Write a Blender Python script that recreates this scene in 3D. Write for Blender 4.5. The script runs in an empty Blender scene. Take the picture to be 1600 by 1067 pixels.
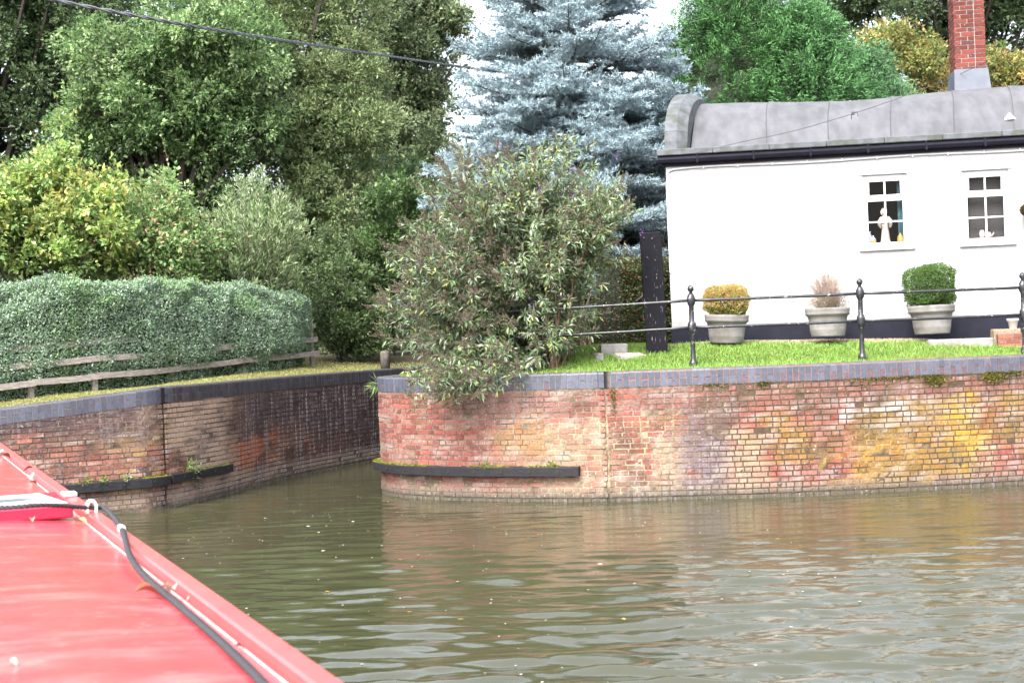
import bpy, math, random
import numpy as np
from mathutils import Vector, Matrix
from mathutils.geometry import delaunay_2d_cdt
random.seed(4); rng=np.random.default_rng(7)
R_=math.radians
scene=bpy.context.scene
# ------------------------------------------------------------------ camera, sky, sun, exposure
FPX=2200.; EYE=2.3; ROLL=R_(2.25); PITCH=R_(-0.09)
FW=Vector((0,math.cos(PITCH),math.sin(PITCH))); r0=Vector((1,0,0)); u0=r0.cross(FW)
RT=r0*math.cos(ROLL)-u0*math.sin(ROLL); UP=r0*math.sin(ROLL)+u0*math.cos(ROLL)
CAMP=Vector((0,0,EYE))
cd=bpy.data.cameras.new('camera'); cam=bpy.data.objects.new('camera',cd); scene.collection.objects.link(cam)
m=Matrix((RT,UP,-FW)).transposed().to_4x4(); m.translation=CAMP; cam.matrix_world=m
cd.sensor_width=36; cd.lens=FPX/1600*36; cd.clip_start=.1; cd.clip_end=3000
cd.dof.use_dof=True; cd.dof.focus_distance=20.5; cd.dof.aperture_fstop=4.5
scene.camera=cam
w=bpy.data.worlds.new('World'); scene.world=w; w.use_nodes=True
nt=w.node_tree; bg=nt.nodes['Background']
sky=nt.nodes.new('ShaderNodeTexSky'); sky.sky_type='NISHITA'; sky.sun_disc=False
SUN_EL,SUN_AZ=50,205     # azimuth clockwise from +Y
sky.sun_elevation=R_(SUN_EL); sky.sun_rotation=R_(SUN_AZ); sky.air_density=1.0; sky.dust_density=6.0; sky.ozone_density=1.0
hs=nt.nodes.new('ShaderNodeHueSaturation'); hs.inputs['Saturation'].default_value=.46; hs.inputs['Value'].default_value=1.0
nt.links.new(sky.outputs[0],hs.inputs['Color']); nt.links.new(hs.outputs[0],bg.inputs['Color'])
bg.inputs['Strength'].default_value=.15
sl=bpy.data.lights.new('sun','SUN'); sl.energy=.7; sl.angle=R_(14); sl.color=(1,.975,.95)
so=bpy.data.objects.new('sun',sl); scene.collection.objects.link(so)
sd=Vector((math.sin(R_(SUN_AZ))*math.cos(R_(SUN_EL)),math.cos(R_(SUN_AZ))*math.cos(R_(SUN_EL)),math.sin(R_(SUN_EL))))
so.rotation_euler=sd.to_track_quat('Z','Y').to_euler()
vs=scene.view_settings; vs.view_transform='Standard'; vs.look='None'; vs.gamma=1; vs.exposure=2.4
scene.cycles.max_bounces=8; scene.cycles.diffuse_bounces=5; scene.cycles.transmission_bounces=4; scene.cycles.transparent_max_bounces=6

def ray(px,py): return FW*FPX+RT*(px-800)+UP*(533.5-py)
def pz(px,py,z): d=ray(px,py); return CAMP+d*((z-EYE)/d.z)
def pY(px,py,Y): d=ray(px,py); return CAMP+d*(Y/d.y)
def pxs(P):
    """photo column of world points (n,3)"""
    d=np.asarray(P,float)-np.array(CAMP); f=np.array(FW);r=np.array(RT)
    return 800+FPX*(d@r)/np.maximum(d@f,.1)
# ------------------------------------------------------------------ helpers
def hsh(ix,iy,sd): v=np.sin(ix*127.1+iy*311.7+sd*74.7)*43758.5453; return v-np.floor(v)
def vn(x,y,sd=0):
    x=np.asarray(x,float);y=np.asarray(y,float)
    ix=np.floor(x);iy=np.floor(y);fx=x-ix;fy=y-iy;fx=fx*fx*(3-2*fx);fy=fy*fy*(3-2*fy)
    return (hsh(ix,iy,sd)*(1-fx)+hsh(ix+1,iy,sd)*fx)*(1-fy)+(hsh(ix,iy+1,sd)*(1-fx)+hsh(ix+1,iy+1,sd)*fx)*fy
def fbm(x,y,sd=0,o=4):
    x=np.asarray(x,float);y=np.asarray(y,float);a=.5;t=0;s=0
    for k in range(o): t=t+a*vn(x*2**k,y*2**k,sd+k*13);s+=a;a*=.5
    return t/s
def sm(a,b,x): t=np.clip((np.asarray(x,float)-a)/(b-a),0,1); return t*t*(3-2*t)
def band(x,a,b,s): return sm(a-s,a+s,x)*(1-sm(b-s,b+s,x))
def nrm(v): return v/np.maximum(np.linalg.norm(v,axis=-1,keepdims=True),1e-9)
def rdir(n): return nrm(rng.normal(size=(n,3)))

class MB:
    def __init__(s): s.V=[];s.F=[];s.C=[];s.n=0;s.mi=[]
    def add(s,V,F,col=(.5,.5,.5),mi=0):
        V=np.asarray(V,float).reshape(-1,3)
        if len(V)==0: return
        c=np.asarray(col,float)
        if c.ndim==1: c=np.repeat(c[None,:3],len(V),0)
        if c.shape[1]==3: c=np.concatenate([c,np.zeros((len(c),1))],1)
        s.V.append(V);s.C.append(c)
        if isinstance(F,np.ndarray): F=[F]
        else:
            d={}
            for f in F: d.setdefault(len(f),[]).append(f)
            F=[np.array(v) for v in d.values()]
        for f in F: s.F.append(f+s.n); s.mi.append(np.full(len(f),mi))
        s.n+=len(V)
    def box(s,x0,x1,y0,y1,z0,z1,col=(.5,.5,.5),mi=0,T=None,bev=0):
        if bev>0:
            bx=[]
            b=bev
            V=[]
            for sx,X in ((1,x0),(-1,x1)):
                for sy,Y in ((1,y0),(-1,y1)):
                    for sz,Z in ((1,z0),(-1,z1)):
                        V+=[(X+sx*0,Y+sy*b,Z+sz*b),(X+sx*b,Y,Z+sz*b),(X+sx*b,Y+sy*b,Z)]
            I=lambda a,c,d,k:(a*4+c*2+d)*3+k
            F=[[I(0,0,0,0),I(0,0,1,0),I(0,1,1,0),I(0,1,0,0)],[I(1,0,0,0),I(1,1,0,0),I(1,1,1,0),I(1,0,1,0)],
               [I(0,0,0,1),I(1,0,0,1),I(1,0,1,1),I(0,0,1,1)],[I(0,1,0,1),I(0,1,1,1),I(1,1,1,1),I(1,1,0,1)],
               [I(0,0,0,2),I(0,1,0,2),I(1,1,0,2),I(1,0,0,2)],[I(0,0,1,2),I(1,0,1,2),I(1,1,1,2),I(0,1,1,2)]]
            for c in (0,1):
                for d in (0,1):
                    F.append([I(0,c,d,1),I(0,c,d,2),I(1,c,d,2),I(1,c,d,1)])
                    F.append([I(c,0,d,0),I(c,0,d,2),I(c,1,d,2),I(c,1,d,0)])
                    F.append([I(c,d,0,0),I(c,d,0,1),I(c,d,1,1),I(c,d,1,0)])
                    for e in (0,1): F.append([I(c,d,e,0),I(c,d,e,1),I(c,d,e,2)])
        else:
            V=[(x0,y0,z0),(x1,y0,z0),(x1,y1,z0),(x0,y1,z0),(x0,y0,z1),(x1,y0,z1),(x1,y1,z1),(x0,y1,z1)]
            F=[[0,3,2,1],[4,5,6,7],[0,1,5,4],[1,2,6,5],[2,3,7,6],[3,0,4,7]]
        V=np.array(V,float)
        if T is not None: V=V@np.array(T.to_3x3()).T+np.array(T.translation)
        s.add(V,F,col,mi)
    def tube(s,P,r,k=8,col=(.5,.5,.5),cap=True,mi=0):
        P=np.array([tuple(p) for p in P],float);n=len(P)
        r=np.full(n,r) if np.isscalar(r) else np.asarray(r,float)
        T=nrm(np.gradient(P,axis=0))
        ref=np.array([0,0,1.]) if abs(T[0,2])<.9 else np.array([1.,0,0])
        V=[]
        A=nrm(np.cross(T[0],ref))
        for i in range(n):
            A=A-T[i]*(A@T[i]); A=A/max(np.linalg.norm(A),1e-9); B=np.cross(T[i],A)
            a=np.arange(k)*2*math.pi/k
            V.append(P[i]+r[i]*(np.cos(a)[:,None]*A+np.sin(a)[:,None]*B))
        V=np.concatenate(V)
        q=[[i*k+j,i*k+(j+1)%k,(i+1)*k+(j+1)%k,(i+1)*k+j] for i in range(n-1) for j in range(k)]
        if cap: q+=[list(range(k))[::-1],[(n-1)*k+j for j in range(k)]]
        c=np.asarray(col,float)
        if c.ndim==2: c=np.repeat(c,k,0)
        s.add(V,q,c,mi)
    def lathe(s,prof,k=20,c0=(0,0,0),col=(.5,.5,.5),mi=0,sx=1,sy=1):
        V=[];n=len(prof)
        for r,z in prof:
            for j in range(k):
                a=j*2*math.pi/k; V.append((c0[0]+sx*r*math.cos(a),c0[1]+sy*r*math.sin(a),c0[2]+z))
        q=[[i*k+j,i*k+(j+1)%k,(i+1)*k+(j+1)%k,(i+1)*k+j] for i in range(n-1) for j in range(k)]
        q+=[list(range(k))[::-1],[(n-1)*k+j for j in range(k)]]
        s.add(V,q,col,mi)
    def build(s,name,mats,parent=None,smooth=False,local=False):
        me=bpy.data.meshes.new(name); V=np.concatenate(s.V).astype(np.float32)
        me.vertices.add(len(V)); me.vertices.foreach_set('co',V.ravel())
        li=np.concatenate([f.ravel() for f in s.F]).astype(np.int32)
        lt=np.concatenate([np.full(len(f),f.shape[1]) for f in s.F]).astype(np.int32)
        ls=np.concatenate([[0],np.cumsum(lt)[:-1]]).astype(np.int32)
        me.loops.add(len(li)); me.loops.foreach_set('vertex_index',li)
        me.polygons.add(len(lt)); me.polygons.foreach_set('loop_start',ls); me.polygons.foreach_set('loop_total',lt)
        me.polygons.foreach_set('use_smooth',np.full(len(lt),bool(smooth)))
        if not isinstance(mats,(list,tuple)): mats=[mats]
        for mt in mats: me.materials.append(mt)
        if len(mats)>1: me.polygons.foreach_set('material_index',np.concatenate(s.mi).astype(np.int32))
        me.update(calc_edges=True)
        C=np.concatenate(s.C); at=me.color_attributes.new('Col','FLOAT_COLOR','POINT')
        at.data.foreach_set('color',C.astype(np.float32).ravel())
        o=bpy.data.objects.new(name,me); scene.collection.objects.link(o)
        if parent is not None:
            o.parent=parent
            if not local and parent.type=='EMPTY': o.matrix_parent_inverse=parent.matrix_world.inverted() if parent.get('_w') is None else mw(parent).inverted()
            elif not local: o.matrix_parent_inverse=mw(parent).inverted()
        return o
def mw(o):
    M_=Matrix.LocRotScale(o.location,o.rotation_euler,o.scale)
    if o.parent: return mw(o.parent)@o.matrix_parent_inverse@M_
    return M_
def tag(o,label=None,cat=None,group=None,kind=None):
    if label:o['label']=label
    if cat:o['category']=cat
    if group:o['group']=group
    if kind:o['kind']=kind
    return o
def thing(name,loc,label,cat,group=None,rz=0):
    o=bpy.data.objects.new(name,None); scene.collection.objects.link(o); o.location=loc; o.rotation_euler=(0,0,rz)
    o.empty_display_size=.2; o['_w']=1
    return tag(o,label,cat,group)
def dup(src,loc,rz=0,label=None,group=None,scale=1):
    r=src.copy(); scene.collection.objects.link(r); r.location=loc; r.rotation_euler=(0,0,rz); r.scale=(scale,)*3
    if label:r['label']=label
    if group:r['group']=group
    for ch in list(src.children):
        c=ch.copy(); scene.collection.objects.link(c); c.parent=r; c.matrix_parent_inverse=ch.matrix_parent_inverse.copy()
        for g in list(ch.children):
            e=g.copy(); scene.collection.objects.link(e); e.parent=c; e.matrix_parent_inverse=g.matrix_parent_inverse.copy()
    return r

def mat(name,col=(.5,.5,.5),rough=.6,attr=False,namt=.0,nscale=8.,bump=0.,bscale=40.,metal=0,spec=.5,transl=0,coat=0,col2=None,c2scale=3.,c2lo=.45,c2hi=.6,stretch=(1,1,1),streak=None,af=.68):
    m=bpy.data.materials.new(name); m.use_nodes=True; n=m.node_tree.nodes; l=m.node_tree.links; b=n['Principled BSDF']
    b.inputs['Roughness'].default_value=rough; b.inputs['Metallic'].default_value=metal; b.inputs['Specular IOR Level'].default_value=spec
    b.inputs['Coat Weight'].default_value=coat
    tc=n.new('ShaderNodeTexCoord'); mp=n.new('ShaderNodeMapping'); mp.inputs['Scale'].default_value=stretch; l.new(tc.outputs['Object'],mp.inputs[0]); vec=mp.outputs[0]
    if attr:
        a=n.new('ShaderNodeAttribute'); a.attribute_name='Col'; c=a.outputs['Color']
    else:
        a=n.new('ShaderNodeRGB'); a.outputs[0].default_value=(*col,1); c=a.outputs[0]
    if col2 is not None:
        t=n.new('ShaderNodeTexNoise'); t.inputs['Scale'].default_value=c2scale; t.inputs['Detail'].default_value=6; l.new(vec,t.inputs['Vector'])
        mr=n.new('ShaderNodeMapRange'); mr.inputs[1].default_value=c2lo; mr.inputs[2].default_value=c2hi; l.new(t.outputs[0],mr.inputs[0])
        mx=n.new('ShaderNodeMix'); mx.data_type='RGBA'; l.new(mr.outputs[0],mx.inputs[0]); l.new(c,mx.inputs[6]); mx.inputs[7].default_value=(*col2,1); c=mx.outputs[2]
    if streak is not None:
        m2=n.new('ShaderNodeMapping'); m2.inputs['Scale'].default_value=(16,16,.9); l.new(tc.outputs['Object'],m2.inputs[0])
        t=n.new('ShaderNodeTexNoise'); t.inputs['Scale'].default_value=1; t.inputs['Detail'].default_value=5; t.inputs['Roughness'].default_value=.6; l.new(m2.outputs[0],t.inputs['Vector'])
        t2=n.new('ShaderNodeTexNoise'); t2.inputs['Scale'].default_value=30; t2.inputs['Detail'].default_value=4; l.new(tc.outputs['Object'],t2.inputs['Vector'])
        ad=n.new('ShaderNodeMath'); ad.operation='MULTIPLY_ADD'; ad.inputs[1].default_value=.35; l.new(t2.outputs[0],ad.inputs[0]); l.new(t.outputs[0],ad.inputs[2])
        mr=n.new('ShaderNodeMapRange'); mr.inputs[1].default_value=.69; mr.inputs[2].default_value=.84; l.new(ad.outputs[0],mr.inputs[0])
        mu=n.new('ShaderNodeMath'); mu.operation='MULTIPLY'; l.new(mr.outputs[0],mu.inputs[0]); l.new(a.outputs['Alpha'],mu.inputs[1])
        mx=n.new('ShaderNodeMix'); mx.data_type='RGBA'; l.new(mu.outputs[0],mx.inputs[0]); l.new(c,mx.inputs[6]); mx.inputs[7].default_value=(*streak,1); c=mx.outputs[2]
    sc=n.new('ShaderNodeVectorMath'); sc.operation='SCALE'; l.new(c,sc.inputs[0]); sc.inputs['Scale'].default_value=af; c=sc.outputs[0]
    if namt>0:
        t=n.new('ShaderNodeTexNoise'); t.inputs['Scale'].default_value=nscale; t.inputs['Detail'].default_value=5; l.new(vec,t.inputs['Vector'])
        mr=n.new('ShaderNodeMapRange'); mr.inputs[1].default_value=.3; mr.inputs[2].default_value=.7; mr.inputs[3].default_value=1-namt; mr.inputs[4].default_value=1+namt; l.new(t.outputs[0],mr.inputs[0])
        sc=n.new('ShaderNodeVectorMath'); sc.operation='SCALE'; l.new(c,sc.inputs[0]); l.new(mr.outputs[0],sc.inputs['Scale']); c=sc.outputs[0]
    l.new(c,b.inputs['Base Color'])
    if bump>0:
        t=n.new('ShaderNodeTexNoise'); t.inputs['Scale'].default_value=bscale; t.inputs['Detail'].default_value=5; l.new(vec,t.inputs['Vector'])
        bp=n.new('ShaderNodeBump'); bp.inputs['Strength'].default_value=bump; bp.inputs['Distance'].default_value=.01; l.new(t.outputs[0],bp.inputs['Height']); l.new(bp.outputs[0],b.inputs['Normal'])
    if transl>0:
        tr=n.new('ShaderNodeBsdfTranslucent'); l.new(c,tr.inputs['Color']); ms=n.new('ShaderNodeMixShader'); ms.inputs[0].default_value=transl
        l.new(b.outputs[0],ms.inputs[1]); l.new(tr.outputs[0],ms.inputs[2]); l.new(ms.outputs[0],n['Material Output'].inputs['Surface'])
    return m
M_leaf=mat('leaf',attr=True,rough=.45,transl=.38,spec=.5)
M_matte=mat('matte_leaf',attr=True,rough=.7,transl=.2,spec=.25)
M_needle=mat('needle',attr=True,rough=.65,transl=.12,spec=.25)
M_bark=mat('bark',attr=True,rough=.9,namt=.3,nscale=20,bump=.8,bscale=30)
M_brick=mat('brick',attr=True,rough=.9,namt=.25,nscale=38,bump=.8,bscale=70,spec=.2,col2=(.50,.45,.40),c2scale=26,c2lo=.62,c2hi=.76,streak=(.42,.38,.40),af=.55)
M_mortar=mat('mortar',attr=True,rough=.95,namt=.3,nscale=30,bump=.5,bscale=80,spec=.2,streak=(.36,.32,.34))
M_coping=mat('blue_brick',attr=True,rough=.5,namt=.2,nscale=25,bump=.3,bscale=60,spec=.4)
M_timber=mat('tarred_timber',(.014,.014,.018),rough=.7,spec=.3,namt=.4,nscale=12,bump=.8,bscale=18,stretch=(1,1,6))
M_beam=mat('black_painted_timber',(.008,.008,.013),rough=.7,spec=.15,bump=.6,bscale=25,stretch=(6,6,.6),col2=(.35,.34,.34),c2scale=14,c2lo=.66,c2hi=.70)
M_iron=mat('black_painted_iron',(.018,.019,.024),rough=.35,bump=.3,bscale=60,col2=(.33,.33,.32),c2scale=22,c2lo=.62,c2hi=.70)
M_moss=mat('moss',attr=True,rough=.95,spec=.1)
M_fence=mat('weathered_wood',(.34,.30,.27),rough=.85,namt=.35,nscale=9,bump=.6,bscale=30,stretch=(1,1,5))

def leafgeo(P,D,N,L,W,fold=.18):
    """four-vertex folded leaves"""
    D=nrm(D); S=nrm(np.cross(D,N)); Nn=np.cross(S,D)
    L=np.asarray(L,float).reshape(-1,1)*np.ones((len(P),1)); W=np.asarray(W,float).reshape(-1,1)*np.ones((len(P),1))
    mid=P+D*L*.42
    V=np.stack([P,mid+S*W*.5+Nn*W*fold,P+D*L-Nn*L*.08,mid-S*W*.5+Nn*W*fold],1).reshape(-1,3)
    F=np.arange(len(P)*4).reshape(-1,4)
    return V,F
def lcol(n,pal,jit=.18,wts=None):
    pal=np.array(pal); i=rng.choice(len(pal),n,p=wts); c=pal[i]*(1+rng.normal(0,jit,(n,1))); return np.clip(c,.005,.9)
def rep(c,k=4): return np.repeat(c,k,0)
def bez(a,b,c,n):
    t=np.linspace(0,1,n)[:,None]; a,b,c=map(lambda q:np.array(q,float),(a,b,c)); return a*(1-t)**2+2*b*t*(1-t)+c*t*t
# ------------------------------------------------------------------ wall lines
def catmull(pts,step=.05):
    P=np.array(pts,float); P=np.vstack([2*P[0]-P[1],P,2*P[-1]-P[-2]]); out=[]
    for i in range(1,len(P)-2):
        n=max(2,int(np.linalg.norm(P[i+1]-P[i])/step)); t=np.linspace(0,1,n,endpoint=False)[:,None]
        out.append(.5*((2*P[i])+(-P[i-1]+P[i+1])*t+(2*P[i-1]-5*P[i]+4*P[i+1]-P[i+2])*t*t+(-P[i-1]+3*P[i]-3*P[i+1]+P[i+2])*t**3))
    out.append(P[-2:-1]); return np.vstack(out)
class Path:
    def __init__(s,pts):
        s.P=catmull(pts); d=np.linalg.norm(np.diff(s.P,axis=0),axis=1); s.S=np.concatenate([[0],np.cumsum(d)]); s.L=s.S[-1]
        T=nrm(np.gradient(s.P,axis=0)); k=np.ones(9)/9; T=np.stack([np.convolve(np.pad(T[:,i],4,'edge'),k,'valid') for i in (0,1)],1); s.T=nrm(T)
    def at(s,q,off=0.,z=0.):
        q=np.asarray(q,float); x=np.interp(q,s.S,s.P[:,0]);y=np.interp(q,s.S,s.P[:,1]);tx=np.interp(q,s.S,s.T[:,0]);ty=np.interp(q,s.S,s.T[:,1])
        return np.stack([x+ty*off,y-tx*off,np.zeros_like(x)+z],-1)
    def s_of_px(s,px,lo=0):
        q=np.linspace(lo,s.L,3000); c=pxs(s.at(q,0,1.)); return q[np.argmin(abs(c-px))]
RW=Path([(2.2,34),(.2,28.6),(-1.05,25.2),(-1.75,23.2),(-2.08,22.2),(-2.07,21.75),(-1.70,21.06),(-.88,20.38),(.18,19.88),(1.21,19.55),(3.17,19.36),(4.9,19.38),(7.07,19.67),(10,20.3),(14,21.6),(22,25)])
LW=Path([(-30,10.2),(-20,14.4),(-13,17.2),(-9.5,18.7),(-7.16,19.65),(-5.78,20.36),(-5.22,20.85),(-4.64,22.45),(-4.07,24.8),(-2.77,28.0),(-.6,32.5),(.2,34.6)])
ZC=1.8
def zcopL(x): return ZC-np.clip((-5.1-np.asarray(x,float))*.088,0,.42)

def brickwall(path,zc_f,colf,mortf,cracks,bond,seed):
    """every brick a real block standing proud of the mortar bed"""
    B=MB(); r=np.random.default_rng(seed); rows=[]
    H=.075; z=-.32; k=0
    while z<ZC-.225-.02:
        s=-r.random()*.2; pat=bond(k)
        i=0
        while s<path.L:
            Lb=.215 if pat[i%len(pat)]=='s' else .1025
            a,b=s,s+Lb; i+=1; s=b+.011
            a=max(a,0.02);b=min(b,path.L-.02)
            if b-a<.03: continue
            segs=[(a,b)]
            for cs,cw in cracks:
                ns=[]
                for (p,q) in segs:
                    wv=cw*(1+.9*(r.random()-.3)) if cw>.03 else cw
                    if q<cs-wv or p>cs+wv: ns.append((p,q))
                    else:
                        if cs-wv-p>.02: ns.append((p,cs-wv))
                        if q-cs-wv>.02: ns.append((cs+wv,q))
                segs=ns
            for p,q in segs: rows.append((p,q,z,min(z+H-.011,9)))
        z+=H;k+=1
    R=np.array(rows); mid=(R[:,0]+R[:,1])/2; zm=(R[:,2]+R[:,3])/2
    Pm=path.at(mid,0,zm); top=zc_f(Pm[:,0])-.225
    keep=R[:,2]<top-.03; R=R[keep];mid=mid[keep];zm=zm[keep];Pm=Pm[keep];top=top[keep]
    R[:,3]=np.minimum(R[:,3],top-.008)
    n=len(R); jit=lambda a:r.normal(0,a,n)
    off=.006+jit(.002); rec=r.random(n)<.018; off[rec]=-.035-r.random(rec.sum())*.02
    V=np.zeros((n,8,3)); ch=.004
    idx=0
    for (sa,za,fr) in ((0,2,1),(1,2,1),(1,3,1),(0,3,1),(0,2,0),(1,2,0),(1,3,0),(0,3,0)):
        ss=R[:,sa]+(ch*(1 if sa==0 else -1) if fr else 0)+jit(.0018); zz=R[:,za]+(ch*(1 if za==2 else -1) if fr else 0)+jit(.0015)
        o=off+jit(.0015) if fr else -.06
        V[:,idx]=path.at(ss,o,zz); idx+=1
    base=np.array([[0,1,2,3],[1,5,6,2],[4,0,3,7],[3,2,6,7],[4,5,1,0]])
    F=(base[None]+np.arange(n)[:,None,None]*8).reshape(-1,4)
    C=colf(V.reshape(-1,3),np.repeat(mid,8),r,np.repeat(r.random((n,3)),8,0))
    B.add(V.reshape(-1,3),F,C)
    # mortar bed
    q=np.arange(0,path.L,.06); G=MB(); nz=30
    tops=zc_f(path.at(q)[:,0])-.225
    zz=np.linspace(-.35,1,nz)[None]; zg=-.35+(tops[:,None]+.35)*np.linspace(0,1,nz)[None]
    o=r.normal(0,.002,zg.shape)
    for cs,cw in cracks: o-= .05*np.exp(-((q-cs)/(cw+.015))**2)[:,None]
    W=path.at(np.repeat(q,nz),o.ravel(),zg.ravel())
    ii=np.arange(len(q)-1)[:,None]*nz+np.arange(nz-1)[None]; ii=ii.ravel()
    Fm=np.stack([ii,ii+nz,ii+nz+1,ii+1],1)
    G.add(W,Fm,mortf(W,r))
    return B,G
def copingwall(path,zc_f,colf,cracks,seed,fullspan):
    B=MB(); r=np.random.default_rng(seed); s=.03;k=0
    prof=lambda h0,h1,rnd:[(0,h0),(0,h1-.03) if rnd else (0,h1),(-.009,h1-.009) if rnd else (0,h1),(-.03,h1) if rnd else (-.02,h1),(-.30,h1),(-.30,h0)]
    G=MB()
    while s<path.L-.1:
        wd=.074+r.normal(0,.0015); a,b=s,s+wd; s=b+.012;k+=1
        if any(a<cs+cw and b>cs-cw for cs,cw in cracks): continue
        mid=(a+b)/2; P=path.at(np.array([mid]))[0]; zt=float(zc_f(P[0]))
        nose=fullspan(mid)
        parts=[(-.225,0,True)] if (k%2 or (nose and r.random()<.8)) else [(-.225,-.225+.095+r.normal(0,.004),False),(-.225+.108,0,True)]
        for h0,h1,rd in parts:
            o=.008+r.normal(0,.0015); dz=r.normal(0,.0015)
            pr=prof(h0,h1,rd); V=[]
            for sa in (a,b):
                pp=path.at(np.full(6,sa),np.array([o+p[0] for p in pr]),np.array([zt+dz+p[1] for p in pr])); V.append(pp)
            V=np.concatenate(V); F=[[0,1,2,3,4,5][::-1],[6,7,8,9,10,11]]+[[i,(i+1)%6,(i+1)%6+6,i+6] for i in range(6)]
            B.add(V,F,colf(P,r,rd))
    q=np.arange(0,path.L,.08); P=path.at(q); zt=zc_f(P[:,0])
    for j in range(2):
        pass
    prf=[(0.002,-.23),(0.002,-.006),(-.32,-.006),(-.32,-.23)]
    V=np.stack([path.at(q,p[0],zt+p[1]) for p in prf],1).reshape(-1,3); n=len(q)
    ii=np.arange(n-1)[:,None]*4; F=np.concatenate([np.stack([ii[:,0]+j,ii[:,0]+4+j,ii[:,0]+4+(j+1)%4,ii[:,0]+(j+1)%4],1) for j in range(4)])
    mc=np.repeat(np.where((pxs(P)>965)[:,None],np.array([[.26,.15,.13]]),np.array([[.20,.17,.16]])),4,0)
    for cs,cw in cracks: mc=mixc(mc,(.02,.018,.018),np.repeat(np.abs(q-cs)<max(.07,cw+.05),4,0)*1.)
    G.add(V,F,mc)
    return B,G
def q_(V): return V[:,0]+V[:,1]*.5
def mixc(c,col,m): m=np.clip(np.asarray(m),0,1)[:,None]; return c*(1-m)+np.asarray(col)*m

def col_right(V,mid,r,rb):
    px=pxs(V); z=V[:,2]; s=mid; n=len(V)
    f=fbm(s*1.6,z*1.6,1); g=fbm(s*5,z*5,5); st=fbm(s*4,z*.5,9); rr=rb[:,0]; r2=rb[:,1]
    q=V[:,0]*.7+V[:,1]*.2
    fine=fbm(q*14,z*14,21,3)
    c=np.array([[.35,.105,.085]])*(.70+.5*rr[:,None])
    c=mixc(c,(.36,.19,.155),(r2>.7)*.7)
    c=mixc(c,(.20,.085,.075),(r2<.12)*.8)
    # brown grime over the upper courses
    c=mixc(c,(.20,.125,.10),sm(.85,1.35,z+(f-.5)*.9)*.6*sm(930,1050,px))
    # violet grey runs
    c=mixc(c,(.19,.155,.18),band(px,1055,1140,14)*sm(1.35,.9,z+(g-.5)*.6)*.9*sm(.3,.45,g+.12))
    c=mixc(c,(.24,.17,.16),band(px,700,900,60)*sm(.95,1.4,z+(f-.5)*.6)*.6)
    c=mixc(c,(.22,.18,.18),band(px,620,760,30)*sm(.35,.2,z)*.4)
    c=mixc(c,(.11,.075,.05),sm(.60,.72,fbm(q*2.4,z*3.3,25))*.65*sm(640,1000,px))
    c=mixc(c,(.07,.05,.045),sm(.70,.78,fbm(q*10,z*14,26,3))*.8)
    c=mixc(c,(.46,.27,.06),band(px,600,1000,40)*sm(.60,.72,fbm(q*1.7,z*1.1,27))*.45)
    # lime bloom
    cr=.05*np.ones(n)
    for a,b,sf,z0,z1,w_ in ((845,970,30,.0,1.15,.95),(1022,1060,12,.0,.9,.8),(735,870,40,.3,1.05,.6),(1138,1205,14,0,.95,.85),(1255,1330,25,.55,1.0,.45),(1230,1300,14,.1,.35,.4),(1430,1465,14,.0,.7,.5),(1498,1560,16,.2,.7,.5),(600,900,30,0,.3,.5),(700,960,60,.9,1.25,.3)):
        cr=np.maximum(cr,w_*band(px,a,b,sf)*band(z,z0,z1,.12))
    cm=sm(.32,.72,cr*.75+(fbm(q*4,z*.4,28)-.5)*1.1+(g-.5)*.3+.05)
    c=mixc(c,(.46,.39,.26),cm*(.30+.5*rb[:,2])*(cr>.08))
    # ochre lichen
    ye=np.zeros(n)
    for a,b,sf,z0,z1,w_ in ((1240,1345,22,.35,1.05,.75),(1320,1440,25,.12,1.15,.95),(1400,1535,18,.12,1.3,.9),(1150,1240,30,.35,1.2,.45),(1535,1600,14,.55,1.35,.7),(1600,1750,20,.2,1.2,.6),(960,1050,30,.9,1.3,.35),(1180,1250,25,.7,1.2,.45)):
        ye=np.maximum(ye,w_*band(px,a,b,sf)*band(z,z0,z1,.15))
    st2=fbm(q*3.4,z*.35,29); ym=sm(.34,.70,ye*.85+(st2-.5)*1.15+(g-.5)*.3+.04)
    yc=np.where(band(px,1480,1530,8)[:,None]>.5,np.array([[.46,.29,.035]]),np.array([[.32,.20,.045]]))*(.75+.5*rb[:,2:3])
    c=c*(1-ym[:,None]*.8)+yc*ym[:,None]*.8
    # white salts, dark algae
    c=mixc(c,(.52,.47,.45),band(px,1290,1460,30)*band(z,.95,1.3,.1)*sm(.5,.62,fine+.05*rr)*.9)
    c=mixc(c,(.48,.43,.4),sm(.64,.74,fbm(q*11,z*11,33,3))*.55)
    c=mixc(c,(.10,.085,.04),sm(.62,.72,fbm(q*5,z*4,41))*.6*sm(1000,1500,px))
    c=mixc(c,(.12,.11,.05),band(px,598,660,12)*sm(.62,.72,st+.08)*.7)
    c=mixc(c,(.10,.09,.045),band(px,640,740,40)*band(z,.12,.34,.04)*sm(.5,.6,g)*.9)
    c=mixc(c,(.30,.26,.21),sm(.30,.10,z)*.6)
    c=mixc(c,(.10,.09,.065),sm(.16,.05,z+(g-.5)*.08)*.85)
    return np.column_stack([np.clip(c,.01,.9),.35*sm(.4,.6,f)])
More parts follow.
